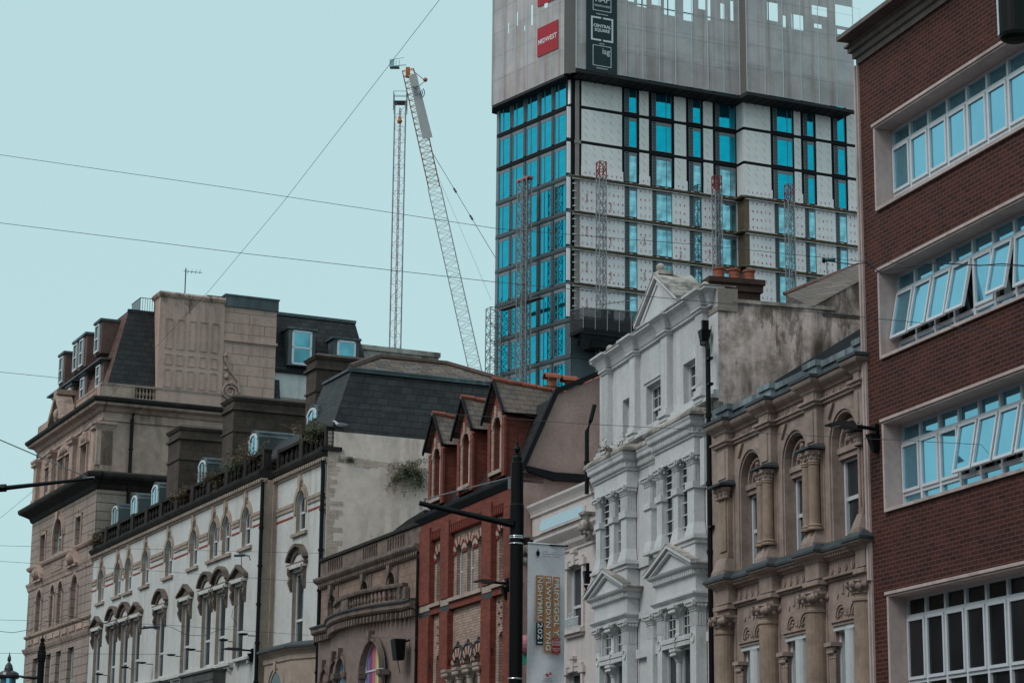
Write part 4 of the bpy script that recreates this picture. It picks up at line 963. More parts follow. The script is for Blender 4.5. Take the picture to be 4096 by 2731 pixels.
# mansard
g=G(); zt=18.45
A=[(HL,.6,15.9),(HR-.02,.6,15.98),(HR-.02,9,15.98),(HL,9,15.9)]; T=[(HL,1.7,17.6),(-1.7,1.55,zt),(-1.7,8,zt),(HL,8,17.6)]
TM=(-9.5,1.7,zt)
g.quad((-4.6,.6,15.95),(HR-.02,.6,15.98),(-1.75,1.6,zt),(-4.6,1.6,zt)).quad((HR-.02,.6,15.98),(HR-.02,9,15.98),(-1.75,8,zt),(-1.75,1.6,zt)).quad((HL,.6,15.95),(-4.6,.6,15.95),(-4.6,1.5,17.0),(HL,1.5,17.0)).quad((-4.6,.6,15.9),(-4.6,9,15.9),(-4.6,8,zt),(-4.6,1.6,zt))
g.obj('mansard_roof',slate,HB)
g=G(); g.quad((HL,1.5,17.0),(-4.6,1.5,17.0),(-4.6,5,17.6),(HL,5,17.6)); g.obj('roof',tslate,HB)
g=G(); g.quad((-1.65,1.5,zt+.03),(-1.65,8,zt+.03),(-3.2,5.9,19.32),(-3.2,3.2,19.32)).quad((-1.65,1.5,zt+.03),(-3.2,3.2,19.32),(-4.6,3.2,19.32),(-4.6,1.5,zt+.03)).quad((-3.2,3.2,19.32),(-3.2,5.9,19.32),(-4.6,5.9,19.32),(-4.6,3.2,19.32)); g.obj('upper_roof',surf('brown_weathered_slate',(.17,.135,.125),.7,.4,1.4,brick=(.55,.19,.02,(.02,.017,.016),(.4,.38,.38),.5),dirt=.3,dirtcol=(.26,.13,.06),bump=.8,slope=(1,0)),HB)
g=G(); g.tube([(-1.65,1.45,zt),(-1.65,8.1,zt)],.05,6); g.box(-1.70,-1.62,1.4,8.1,zt-.12,zt+.0).box(-4.6,-1.6,1.5,1.62,zt-.06,zt+.03); g.obj('lead_roll',copper,HB)
g=G(); g.tube([(-1.65,1.5,zt+.05),(-3.2,3.2,19.36),(-3.2,5.9,19.36),(-1.65,8,zt+.06)],.12,6); g.obj('ridge_tile',surf('brown_ridge',(.10,.06,.05),.8,.3,3),HB)
DX=[-30.6,-27.2,-23.8,-20.3,-16.75,-13.35,-10.05,-4.2]
dg=G(); dg.box(-.55,.55,0,1.6,0,.75); dg.ring(0,.45,.58,.64,-.05,1.6,.5,PI-.5,8); dg.box(-.5,.5,0,1.6,.75,.95)
for j,x in enumerate(DX):
    y=.75 if x<-6.3 else 1.05
    d=dg.obj('dormer',copper,HB,(x,y,16.45))
    f=G(); f.box(-.5,-.4,-.06,.0,.0,.75).box(.4,.5,-.06,0,0,.75).box(-.04,.04,-.06,0,0,.8).box(-.4,.4,-.06,0,0,.08); f.ring(0,.25,.62,.72,-.07,.0,.7,PI-.7,8)
    f.obj('dormer_frame',wood,d); q=G(); q.quad((-.4,-.03,.05),(.4,-.03,.05),(.4,-.03,.8),(0,-.03,.92),(-.4,-.03,.8)).obj('pane',gsky,d)
# chimney stacks
def stack(B,x0,x1,y0,y1,z0,z1,name='chimney'):
    g=G(); g.box(x0,x1,y0,y1,z0,z1-.25).box(x0-.05,x1+.05,y0-.05,y1+.05,z1-1.5,z1-1.42).box(x0-.09,x1+.09,y0-.09,y1+.09,z1-.62,z1-.52)
    g.frustum(x0-.04,x1+.04,y0-.04,y1+.04,z1-.25,x0-.12,x1+.12,y0-.12,y1+.12,z1-.12).frustum(x0-.12,x1+.12,y0-.12,y1+.12,z1-.12,x0+.05,x1-.05,y0+.05,y1-.05,z1)
    return g.obj(name,sootst,B)
sootst=surf('sooty_chimney_stone',(.085,.06,.05),.95,.3,1,brick=(.9,.42,.01,(.04,.03,.028),(.85,.83,.82),.5),dirt=.55,dirtcol=(.03,.025,.022),streak=.5,bump=.3)
stack(HB,-7.2,-6.1,1.8,6.5,17,19.95); stack(HB,-13.6,-12.2,.55,5.0,16,19.35); stack(HB,-20.0,-18.3,.15,3.2,15.9,19.15)
# drainpipes, conduit, oriel at the bottom
pipe(HB,[(HM+.05,-.1,14.9),(HM+.05,-.1,14.6),(HM+.05,-.1,2)],.075)
pipe(HB,[(HR-.08,.35,14.95),(HR-.08,.38,14.6),(HR-.08,.38,2)],.08)
g=G(); g.tube([(HM+.12,.3,14.8),(HM+.12,.3,9)],.02,5); [g.box(HM+.08,HM+.16,.28,.32,z,z+.04) for z in (13,12,11,10)]; g.obj('conduit',hotelt,HB)
g=G(); OP=[(-6.15,.5),(-5.5,-.05),(-2.6,-.05),(-1.2,.5)]
sweep(g,OP,[(0,2),(0,8.1),(.05,8.15),(.05,8.3),(.12,8.4),(.2,8.46),(.24,8.52)],.3)
for c in (-4.1,): g.ring(c,7.2,.75,.9,-.12,-.05,0,PI).ring(c,7.2,.6,.7,-.09,-.05,0,PI).prism([(c-.08,7.8),(c+.08,7.8),(c+.13,8.2),(c-.13,8.2)],-.16,-.05)
g.obj('oriel',hotelt,HB)
g=G(); sweep(g,OP,[(.24,8.52),(.3,8.53),(.3,8.6),(.0,8.75)],.4); g.obj('oriel_lead',leadd,HB)
g=G(); g.quad(*[( -4.1+.6*math.cos(t),-.07,7.2+.6*math.sin(t)) for t in [PI*k/10 for k in range(11)]]); g.obj('oriel_pane',gdark,HB)
g=G(); g.box(-23.6,-9.3,-.2,.0,8.42,8.52).box(-23.6,-9.3,-.12,0,8.34,8.42)
for k in range(12): x=-23.3+k*1.25; g.prism([(-.0,8.34),(-.16,8.34),(-.1,8.2),(0,8.1)],x-.06,x+.06,'x')
g.box(-8.9,-7.0,-.2,0,8.5,8.6).box(-8.8,-8.65,-.15,0,8.35,8.5).box(-7.3,-7.15,-.15,0,8.35,8.5)
g.obj('sill_course',hotelw,HB)
# ================================================================ 8 grand stone hotel
GB=thing('grand_stone_hotel','grand brown stone corner hotel at the far left with pilasters and a steep dormered roof','building',(-19.54,103.47,0),frame(25.2))
GL=-12.94
ops=[(-10.95,-9.85,12.45,14.5,.5),(-8.0,-7.2,12.45,14.5,.38),(-6.5,-5.6,12.45,14.5,.4),(-3.85,-2.7,12.45,14.5,.5),
     (-10.7,-9.7,16.0,17.35),(-8.0,-6.1,16.1,17.75,.9),(-3.6,-2.6,16.0,17.35),(-11.1,-9.9,8,11.1),(-8.3,-7.3,8,11.1),(-6.3,-5.3,8,11.1),(-4.0,-2.8,8,11.1)]
g=G(); g.wall(GL,0,0,18.6,0,ops,.25); g.quad((0,0,0),(0,12,0),(0,12,18.6),(0,0,18.6)).quad((GL,0,0),(GL,12,0),(GL,12,22),(GL,0,22)); g.obj('wall',rust,GB)
ops2=[(-10.75,-9.65,19.35,20.8,.2),(-8.05,-7.05,19.35,20.85,.2),(-6.6,-5.6,19.35,20.85,.2),(-3.6,-2.5,19.35,20.85,.2)]
g=G(); g.wall(GL+.1,-.1,18.6,22.3,.1,ops2,.2); g.quad((-.1,.1,18.6),(-.1,12,18.6),(-.1,12,22.3),(-.1,.1,22.3)); g.obj('upper_wall',grand,GB)
g=G()
for x in (-12.5,-9.2,-5.0,-.6):
    g.box(x-.33,x+.33,-.12,.1,19.45,21.1).box(x-.4,x+.4,-.18,.1,19.15,19.45); g.frustum(x-.33,x+.33,-.12,.1,21.1,x-.45,x+.45,-.25,.1,21.4).box(x-.48,x+.48,-.28,.1,21.4,21.52)
    for k in range(4): g.ball((x-.3+.2*k,-.2,21.25),.09,6)
g.box(-.62,-.1,-.12,.66,19.45,21.1).frustum(-.62,-.1,-.12,.6,21.1,-.62,.05,-.25,.75,21.4).box(-.62,.1,-.28,.8,21.4,21.52)
for a,b,c,d,r in ops2:
    m=(a+b)/2; g.box(a-.12,a,.0,.1,c,d).box(b,b+.12,.0,.1,c,d).box(a-.16,b+.16,-.06,.1,d+.02,d+.12)
    if m<-9 or m>-4: g.ring(m,d+.12,.42,.56,-.05,.1).ball((m,.05,d+.3),.22,8)
g.prism([(-7.9,21.0),(-6.8,21.62),(-5.7,21.0),(-5.9,21.0),(-6.8,21.48),(-7.7,21.0)],-.08,.1).ball((-6.8,.0,21.2),.25,8)
for a,b,c,d,*r in ops[:4]:
    m=(a+b)/2; w=(b-a)/2; g.ring(m,d-r[0],w,w+.12,-.05,.0); g.lathe(a-.08,-.02,[(.08,12.4),(.08,13.9),(.12,14.0)],8); g.lathe(b+.08,-.02,[(.08,12.4),(.08,13.9),(.12,14.0)],8)
for a,b,c,d in (ops[4],ops[6]): g.box(a-.15,a,-.06,0,c,d+.15).box(b,b+.15,-.06,0,c,d+.15).box(a-.15,b+.15,-.06,0,d,d+.15).ring((a+b)/2,d+.2,.14,.24,-.06,0)
g.ring(-7.05,16.85,.92,1.08,-.1,.0).ring(-7.05,16.85,1.12,1.25,-.05,0).box(-8.1,-7.97,-.1,0,16.1,16.85).box(-6.13,-6,-.1,0,16.1,16.85).prism([(-7.2,17.7),(-6.9,17.7),(-6.8,18.1),(-7.3,18.1)],-.2,0)
g.ring(-7.05,16.6,.45,.55,.25,.4).lathe(-7.5,.3,[(.05,16.1),(.05,16.6)],8).lathe(-6.6,.3,[(.05,16.1),(.05,16.6)],8)
g.obj('pilaster',grand,GB)
for a,b,c,d,*r in ops+ops2: sash(GB,a,.28 if c>19 else .22,c,b-a,d-c,(1,1),rise=r[0] if r else 0,fr=.09,gl=gmid)
g=G()
def corn(x0,x1,y,prof,side=True):
    g.mould(x0,x1,y,prof,y+.1,1,1)
    if side: g.prism([(x1,prof[0][1])]+[(x1+p,z) for p,z in prof]+[(x1,prof[-1][1])],y,8.6,'y')
corn(GL,0,0,[(0,12.2),(.06,12.24),(.1,12.3),(.1,12.36)]); corn(GL,0,0,[(0,11.4),(.05,11.45),(.1,11.55),(.13,11.62),(.15,11.7)])
for k in range(9):
    x=GL+.5+k*1.42; g.box(x,x+1.1,-.05,0,11.85,12.1)
corn(GL,0,0,[(0,14.65),(.05,14.7),(.08,14.85),(.13,14.95),(.15,15.05)]); corn(GL,0,0,[(0,15.7),(.1,15.75),(.15,15.85),(.15,15.92)])
for x in (-10.4,-3.4): g.prism([(x-1.0,15.05),(x,16.0),(x+1.0,15.05),(x+.7,15.05),(x,15.75),(x-.7,15.05)],-.25,0).box(x-.9,x+.9,-.22,0,14.95,15.06).ball((x,-.2,15.35),.3,8)
for k in range(18): g.box(-8.2+k*.13,-8.12+k*.13,-.06,0,15.15,15.6)
corn(GL-.1,-.1,.1,[(0,21.55),(.08,21.6),(.08,21.7)]); 
g.obj('string_course',grand,GB)
g=G(); corn(GL,0,0,[(0,18.25),(.08,18.3),(.15,18.5),(.35,18.62),(.6,18.75),(.66,18.85),(.66,18.98),(.3,19.1),(.1,19.15)]); g.obj('middle_cornice',sooty,GB)
g=G(); corn(GL,-.1,.1,[(0,22.0),(.1,22.05),(.2,22.2),(.45,22.3),(.5,22.4)]); g.obj('top_cornice',grand,GB)
g=G(); corn(GL,-.1,.1,[(.5,22.4),(.6,22.5),(.62,22.62),(.2,22.75)]); g.obj('top_cornice_weathering',sooty,GB)
g=G(); g.box(GL,-9.2,.0,.3,22.7,23.4).box(-4.8,-.05,.0,.3,22.7,23.4).box(-.35,.02,.0,1.6,22.7,23.42).box(-.3,.0,2.6,8.4,22.7,23.3).box(-.35,.05,-.04,8.4,23.32,23.42).box(-.3,0,1.6,2.6,22.7,22.8)
for k in range(6): g.lathe(-.12,1.7+k*.17,[(.07,22.8),(.03,22.88),(.08,23.05),(.04,23.2),(.07,23.32)],8)
for k in range(12): g.lathe(-4.6+k*.32,-.02,[(.07,22.8),(.03,22.88),(.08,23.05),(.04,23.2),(.07,23.32)],8)
for x in (-7.4,): g.prism([(x-1.7,22.65),(x,24.3),(x+1.7,22.65),(x+1.3,22.65),(x,23.95),(x-1.3,22.65)],-.5,.3).prism([(x-1.3,22.65),(x,23.9),(x+1.3,22.65)],-.1,.3).box(x-.35,x+.35,-.5,.6,24.1,24.35).ball((x,-.2,23.1),.35,8).ball((x-.4,-.2,22.9),.2,8).ball((x+.4,-.2,22.9),.2,8)
g.obj('parapet',grand,GB)
# side: chimney breast wall and parapet wall
g=G(); g.box(-1.1,.02,2.64,5.93,22.6,28.0).mould(-1.1,.02,2.64,[(0,27.9),(.08,28.0),(.12,28.12),(.05,28.22)],5.93)
CB=g.obj('side_chimney_block',stonest,GB)
g=G()
for (za,zb) in ((25.4,26.9),(24.6,25.15),(23.5,24.4)):
    for k in range(5): y=2.95+k*.58; g.box(.02,.05,y,y+.06,za,zb).box(.02,.05,y+.34,y+.4,za,zb).box(.02,.05,y+.06,y+.34,za,za+.05).box(.02,.05,y+.06,y+.34,zb-.05,zb)
g.obj('blind_window_panel',grand,CB)
g=G(); g.box(-.95,-.03,5.93,8.64,22.6,27.85).box(-.95,.05,5.93,8.7,26.1,26.22); g.obj('side_parapet_wall',grandb,GB)
g=G(); g.box(-1.0,.06,5.95,8.7,27.85,28.45).box(-1.0,.1,5.9,8.74,28.38,28.46).box(-1.4,.0,5.0,5.95,28.0,28.3); g.obj('lead_box',copper,GB)
g=G()
for k in range(40):
    t=k/39; a=t*4.2*PI; r=.48*(1-t*.8); 
    if k: g.tube([pp,(.05,6.35+r*math.cos(a),23.55+r*math.sin(a))],.05,5)
    pp=(.05,6.35+r*math.cos(a),23.55+r*math.sin(a))
g.tube([(.05,6.83,23.55),(.05,6.75,24.1),(.05,6.3,24.6),(.05,6.05,25.1),(.05,6.02,25.3)],.06,6).ball((.05,6.05,25.35),.12,8).ball((.0,6.15,24.3),.15,6).ball((.0,6.4,24.0),.15,6).ball((.0,6.1,24.7),.1,6)
g.obj('scroll_bracket',grand,GB)
g=G(); g.quad((-.12,.25,23.3),(-.9,1.35,27.3),(-9.5,1.35,27.3),(-12.6,.25,23.3)); g.quad((-12.6,.25,23.3),(-9.5,1.35,27.3),(-9.5,8,27.3),(-12.6,8,23.3)); g.obj('mansard_roof',tslate,GB)
g=G(); g.quad((-.12,.25,23.3),(-.12,9,23.3),(-.9,9,27.3),(-.9,1.35,27.3)).box(-9.5,-.9,1.35,9,27.25,27.3).box(-1.0,-.86,1.3,2.7,27.2,27.36); g.obj('side_mansard_roof',slate,GB)
g=G(); g.box(-11.9,-1.1,.12,.7,24.8,24.88); g.obj('lead_flashing',copper,GB)
def gdorm(x,z,w,h,y=.35):
    g=G(); g.box(x,x+w,y,y+1.6,z,z+h); d=g.obj('dormer',surf('dormer_cheek',(.12,.07,.06),.8,.3,2) if 'dormer_cheek' not in MATS else MATS['dormer_cheek'],GB)
    q=G(); q.box(x-.08,x+w+.08,y-.12,y+1.7,z+h,z+h+.12); q.obj('dormer_roof',copper,d); return d
for x,z,w,h in ((-10.3,25.1,1.15,1.6),(-7.4,25.2,2.6,1.6),(-3.2,25.3,1.2,1.6),(-8.3,23.4,1.2,1.25),(-5.6,23.4,1.2,1.3),(-2.6,23.45,1.3,1.3),(-11.2,23.4,1.1,1.2)):
    gdorm(x,z,w,h)
    for k in range(2 if w>2 else 1): sash(GB,x+.2+k*1.2,.24,z+.1,.75,h-.2,(1,1),fr=.08,gl=gmid)
g=G()
for k in range(13): g.tube([(-2.4+k*.12,1.9,27.3),(-2.4+k*.12,1.9,28.0)],.012,4)
g.tube([(-2.5,1.9,28.0),(-.9,1.9,28.0)],.02,4); 
for k in range(8): g.tube([(-.9,1.9+k*.12,27.3),(-.9,1.9+k*.12,28.0)],.012,4)
g.tube([(-.9,1.9,28),(-.9,2.8,28)],.02,4); g.obj('roof_railing',blackp,GB)
pipe(GB,[(.12,1.55,22.0),(.12,1.5,21.7),(.12,1.5,16)],.09)
# rear wing of the stone hotel: slate mansard with two dormers over a white wall
RW=thing('slate_roofed_wing','dark slate mansard wing with two white dormers behind the pale stone chimney block','building',GB.location,frame(25.2))
g=G(); g.quad((-.3,8.65,24.9),(-.3,13.9,24.9),(-1.6,13.4,28.2),(-1.6,8.65,28.2)); g.quad((-.3,13.9,24.9),(-9,13.9,24.9),(-9,13.3,28.2),(-1.6,13.4,28.2)); g.obj('mansard_roof',slate,RW)
g=G(); g.box(-9,-1.5,8.65,13.45,28.1,28.25); g.obj('roof_edge',copper,RW)
g=G(); g.box(-5,-.35,8.75,13.9,23.62,24.86); g.obj('white_panel',stucco,RW)
g=G(); g.box(-5,-.4,8.66,13.9,18,23.62); g.obj('wall',flake,RW)
g=G(); g.box(-.35,-.2,8.64,13.9,24.86,25.0).obj('eaves_gutter',blackp,RW)
for y0,y1,z0,z1 in ((9.35,10.75,25.25,27.1),(11.75,13.1,25.35,26.85)):
    g=G(); g.box(-1.6,-.15,y0,y1,z0,z1).box(-1.6,-.05,y0-.1,y1+.1,z1,z1+.12); d=g.obj('dormer',copper,RW)
    f=G(); f.box(-.15,-.09,y0+.18,y0+.28,z0+.05,z1-.05).box(-.15,-.09,y1-.28,y1-.18,z0+.05,z1-.05).box(-.15,-.09,y0+.18,y1-.18,z1-.15,z1-.05).box(-.15,-.09,y0+.18,y1-.18,z0+.05,z0+.15)
    if y0<10: f.box(-.15,-.09,y0+.18,y1-.18,(z0+z1)/2-.04,(z0+z1)/2+.04)
    f.obj('dormer_frame',upvc,d); p=G(); p.quad((-.12,y0+.2,z0+.1),(-.12,y1-.2,z0+.1),(-.12,y1-.2,z1-.1),(-.12,y0+.2,z1-.1)).obj('pane',glass('teal_dormer_glass',(.12,.33,.40),.8,.05,var=.3) if 'teal_dormer_glass' not in MATS else MATS['teal_dormer_glass'],d)
g=G(); g.box(-.4,-.34,11.0,12.2,22.9,23.4); g.box(-.42,-.3,10.95,11.02,22.85,23.45).box(-.42,-.3,12.2,12.27,22.85,23.45).box(-.42,-.3,10.95,12.27,23.4,23.46); g.obj('window_frame',upvc,RW)
# rear stone parapet beyond the roofs
BP=thing('rear_stone_parapet','long stained stone parapet wall behind the slate roofs','wall',GB.location,frame(25.2))
g=G(); g.box(-3.6,-3.0,13.0,18.73,15,27.15).box(-3.7,-2.9,13,18.8,27.15,27.4); g.obj('wall',stuccod,BP)
def text(s,size,mat,name,parent,loc,rot=(PI/2,0,0),ext=.004,ax='CENTER',bold=0):
    cu=bpy.data.curves.new('t','FONT'); cu.body=s; cu.size=size; cu.align_x=ax; cu.align_y='CENTER'; cu.extrude=ext; cu.offset=bold; cu.resolution_u=2
    ob=bpy.data.objects.new('t',cu); COL.objects.link(ob); dg=bpy.context.evaluated_depsgraph_get(); me=bpy.data.meshes.new_from_object(ob.evaluated_get(dg)); bpy.data.objects.remove(ob)
    me.materials.clear(); me.materials.append(mat); me.name=name
    o=put(name,me,parent,loc); o.rotation_euler=rot; return o
def lattice(g,p,q,w,n,r=.04,rb=.02,up=None):
    p,q=Vector(p),Vector(q); d=(q-p).normalized(); a=Vector((1,0,0)) if up is None else Vector(up); a=(a-d*a.dot(d)).normalized(); b=d.cross(a)
    cs=[(a*s+b*t)*(w/2) for s,t in ((-1,-1),(1,-1),(1,1),(-1,1))]
    for c in cs: g.bar(p+c,q+c,r)
    for k in range(n):
        u=p+(q-p)*(k/n); v=p+(q-p)*((k+1)/n)
        for j in range(4):
            c,e=cs[j],cs[(j+1)%4]
            if k%2: c,e=e,c
            g.bar(u+c,v+e,rb); g.bar(v+cs[j],v+cs[(j+1)%4],rb)
    return g
# ================================================================ tower under construction
TW=thing('tower_block','tall tower under construction with blue glass, white wrap and grey screens round its top','building',(4.915,178.023,0),frame(114.4))
RL=math.radians(-78)     # left face frame relative to the right face frame
def tl(o): o.rotation_euler=(0,0,RL); return o
FL=[35.35+3.1*k for k in range(11)]
YB=-1.2
def toR(x,y):
    return (x*math.cos(RL)-y*math.sin(RL),x*math.sin(RL)+y*math.cos(RL))
A=toR(-10.7,0.0)
g=G(); g.prism([(0,.05),(16.1,.05),(16.1,YB+.05),(36,YB+.05),(36,16),(12,16),(A[0]+.03,A[1]+.05)],0,69,'z'); g.obj('core',memb,TW)
RW_=[(4.96,5.39,6.12,None,4.72,6.37),(7.6,8.0,9.5,9.0,7.31,9.78),(11.21,11.63,12.39,None,10.96,12.64),(13.87,14.25,15.83,15.32,13.61,16.02)]
LWn=[(18.98,19.38,20.93,20.43,18.72,21.1),(22.07,22.47,23.13,None,21.82,23.37),(25.22,25.62,26.38,None,24.95,26.6),(29.0,29.4,30.9,30.3,28.7,31.1)]
TC={}
def towin(parent,x0,xl,x1,mu,y,z,h,gl,rz=None,mull=.05):
    key=(round(xl-x0,2),round(x1-x0,2),round((mu or 0)-x0,2),gl.name,round(h,2),mull)
    if key not in TC:
        L,Wd=xl-x0,x1-x0; g=G(); t=.04
        g.box(0,Wd,-.05,.02,0,t).box(0,Wd,-.05,.02,h-t,h).box(0,t,-.05,.02,t,h-t).box(Wd-t,Wd,-.05,.02,t,h-t)
        if L>0: g.box(L-t/2,L+t/2,-.05,.02,t,h-t)
        g.box(max(L,t),Wd-t,-.045,.02,h-.28,h-.0)
        if mu: g.box(mu-x0-mull/2,mu-x0+mull/2,-.05,.02,t,h-t)
        lv=G()
        if L>.05:
            k=.08
            while k<h-.1: lv.box(t,L-t/2,-.04,.0,k,k+.06); k+=.13
        p=G(); p.quad((max(L,0)+.02,-.015,t),(Wd-t,-.015,t),(Wd-t,-.015,h-.25),(max(L,0)+.02,-.015,h-.25))
        TC[key]=(g.mesh('window',cladf),p.mesh('pane',gl),lv.mesh('louvre',cladf) if L>.05 else None)
    a,b,c=TC[key]; o=put('window',a,parent,(x0,y,z)); put('pane',b,o)
    if c: put('louvre',c,o)
    return o
ins=G(); wr=G(); bd=G(); lg=G(); clp=G(); cl=G()
panels=[(.87,4.70),(6.39,7.29),(9.8,10.94),(12.66,13.59)]; panelsB=[(16.03,18.70),(21.12,21.80),(23.39,24.93),(26.62,28.68),(31.1,35)]
panelsW=[(.62,4.93),(6.14,7.58),(9.52,11.19),(12.41,13.85),(15.85,15.97)]; panelsBW=[(16.03,18.96),(20.95,22.05),(23.15,25.2),(26.4,28.98),(30.9,35)]
marks=G(); teal_m=G()
for F in FL:
    if F>=44.6:
        for seg,y in ((panels if F>57 else panelsW,0),(panelsB if F>57 else panelsBW,YB)):
            for a,b in seg:
                if F>57: ins.box(a,b,y-.06,y+.02,F+.28,F+3.1)
                else: wr.box(a,b,y-.06,y+.02,F+.28,F+3.1)
                if 57<F<57.3:
                    wr.box(a-.05,b+.1,y-.085,y-.06,F+.3,F+.3+random.uniform(.75,.95))
                if F>57:
                    x=a+.25
                    while x<b-.35:
                        for zz in (F+.7,F+1.4,F+2.1,F+2.7):
                            x2=x+random.uniform(-.05,.05)
                            if x2+.3<b: teal_m.quad((x2,y-.064,zz+.22),(x2+.06,y-.064,zz+.26),(x2+.32,y-.064,zz-.04),(x2+.26,y-.064,zz-.08))
                        x+=.8
                if F<57.3:
                    x=a+.3; top=F+2.9 if F<57 else F+.9
                    while x<b-.15:
                        zz=F+.5
                        while zz<top:
                            m=random.choice([0,1]); 
                            if m: marks.box(x,x+.09,y-.092,y-.06 if F<57 else y-.085,zz,zz+.16)
                            else:
                                for j in range(3): marks.box(x+.03*0,x+.10,y-.092,y-.085,zz+j*.1,zz+j*.1+.035)
                            zz+=.72
                        x+=.42
        bd.box(.7,16.0,-.05,.02,F,F+.28) if F>57.1 else None; bd.box(16.05,36,YB-.05,YB+.02,F,F+.28) if F>57.1 else None
        if 44.7<F<57.3:
            for x0,x1,y in ((0,16.0,0),(16.0,36,YB)):
                lg.box(x0-.0,x1,y-.28,y-.02,F+.02,F+.17); lg.box(x0,x1,y-.34,y-.28,F+.1,F+.17); clp.box(x0,x1,y-.30,y-.02,F-.12,F-.07)
                k=x0+.2
                while k<x1: clp.box(k,k+.28,y-.33,y-.2,F+.17,F+.22); lg.box(k+.5,k+.56,y-.36,y,F-.1,F+.2); k+=.85
            lg.box(15.5,16.06,YB-.3,.0,F+.02,F+.17)
        if F<57: lg.box(15.95,16.4,YB-.09,YB+.0,F+.2,F+3.0); lg.box(15.98,16.02,YB,.0,F+.2,F+3.0)
        else: ins.box(15.95,16.02,YB,-.06,F+.28,F+3.1)
        if F<57:
            for j in range(4): clp.box(.05,.35,-.14,-.02,F+.6+j*.65,F+.68+j*.65)
        for seg,y in ((RW_,0),(LWn,YB)):
            for x0,xl,x1,mu,s0,s1 in seg: towin(TW,x0,xl,x1,mu,y-.02,F+.36,2.62,gtow if F>60 or (F>57 and x0>18) else gtow2)
    else:
        cl.box(.0,16.0,-.12,.02,F+.0,F+3.06); cl.box(16,36,YB-.12,YB+.02,F,F+3.06)
ins.obj('insulation_board',insul,TW); wr.obj('house_wrap',wrapm,TW); bd.obj('black_band',memb,TW); lg.obj('cavity_ledge',ledge,TW); clp.obj('fixing_clips',whitem,TW); cl.obj('grey_cladding',clad,TW)
o=marks.obj('red_wrap_print',surf('faded_red_print',(.42,.12,.12),.7,.1,2),TW); o['kind']='stuff'
o=teal_m.obj('blue_board_print',surf('faint_teal_print',(.40,.56,.57),.7,.1,2),TW); o['kind']='stuff'
for k,(x,z) in enumerate([(1.35,52.5),(3.6,51.9),(1.35,49.4),(3.6,48.9),(6.8,52.3),(6.8,49.2),(1.35,55.4),(3.6,54.9),(10.3,54.4),(10.3,51.5),(10.3,48.5),(13.1,52.0),(1.35,46.2)]):
    text('Tyvek',.34,MATS['faded_red_print'],'wrap_lettering',TW,(x,-.075,z),(PI/2,-PI/2,0),.002)
g=G(); g.box(.28,.62,-.1,.02,57.3,66).box(.22,.75,-.16,.02,60.1,60.4).box(.22,.75,-.16,.02,57.0,57.3).box(.22,.7,-.1,0,44.8,57.1); g.obj('corner_post',surf('grey_brown_post',(.26,.225,.21),.8,.15,2),TW)
# left face
bnd=G(); cl2=G(); wp=G(); post=G()
LC=[(-10.30,-8.78,-9.78),(-8.34,-6.80,-7.82),(-6.30,-4.79,-5.76),(-4.30,-2.80,-3.78),(-2.33,-.76,-1.82)]
LV=[(-8.80,-8.45),(-6.80,-6.40),(-4.79,-4.37),(-2.81,-2.40)]
lvm=G()
k=.1
while k<2.6: lvm.box(0,.36,-.07,.0,k,k+.06); k+=.13
lvme=lvm.mesh('louvre',cladf)
for F in FL:
    up=F>57.3
    if F<57.3: cl2.box(-10.72,-.0,-.12,.02,F,F+.34).box(-10.72,0,-.15,.02,F+.1,F+.13)
    else: bnd.box(-10.72,-.0,-.10,.02,F,F+.36)
    if F>=66: continue
    for a,b,m in LC: tl(towin(TW,a,a,b,m,0,0,2.66,gtow,mull=.09)).location=(*toR(a,-.02),F+.38)
    for a,b in LV: tl(put('louvre',lvme,TW,(*toR(a,-.02),F+.38)))
    post.box(-.50,-.18,-.08,.02,F+.36,F+3.1) if F>=44.6 else cl2.box(-.72,.1,-.14,.02,F+.3,F+3.0)
    wp.box(-10.72,-10.35,-.1,.02,F+.36,F+3.1)
    for a in (-8.42,-6.38,-4.35,-2.38): wp.box(a,a+.05,-.05,.02,F+.36,F+3.1)
tl(bnd.obj('black_band',memb,TW)); tl(cl2.obj('profiled_cladding',clad,TW)); tl(post.obj('white_corner_panel',wrapm,TW)); tl(wp.obj('mullion_post',cladf,TW))
# scaffold screens round the top
def screen(x0,x1,y,z0,z1,holes,rz=False,cols=None,sp=1.55):
    g=G(); g.wall(x0,x1,z0,z1,y,holes,.03); o=g.obj('screen',net,TW); f=G()
    n=int((x1-x0)/sp); 
    for k in range(n+1):
        x=x0+(x1-x0)*k/n; f.tube([(x,y-.02,z0),(x,y-.02,z1)],.028 if k%2 else .04,5)
    z=z0
    while z<z1: f.tube([(x0,y-.01,z),(x1,y-.01,z)],.011,4); z+=2.2
    p=f.obj('screen_frame',surf('pale_tube',(.50,.52,.53),.5,.1,3,metal=.2) if 'pale_tube' not in MATS else MATS['pale_tube'],TW)
    if rz: tl(o); tl(p)
random.seed(5)
H1=[(4.3,4.9,72.85,75.15),(5.2,6.1,72.55,75.65),(6.6,7.5,72.95,76.65),(7.8,8.9,72.25,73.85),(9.7,10.6,72.05,72.65),(9.7,10.7,72.65,74.65),(11.2,11.9,73.35,74.65),(12.1,12.4,72.45,74.65),(13.4,13.8,72.75,74.25),(14.4,14.7,72.75,74.65)]
screen(-.63,15.25,-2,66.05,92,H1)
H2=[(17.4,18.5,72.95,74.65),(19.0,19.3,72.55,73.65),(19.9,21.1,72.55,73.95),(22.2,23.0,73.05,73.45),(24.6,26.0,72.85,73.35),(24.4,27.0,73.65,75.65),(22.0,23.6,74.25,75.15)]
screen(15.25,26.25,-3.2,66.05,92,H2,sp=1.7)
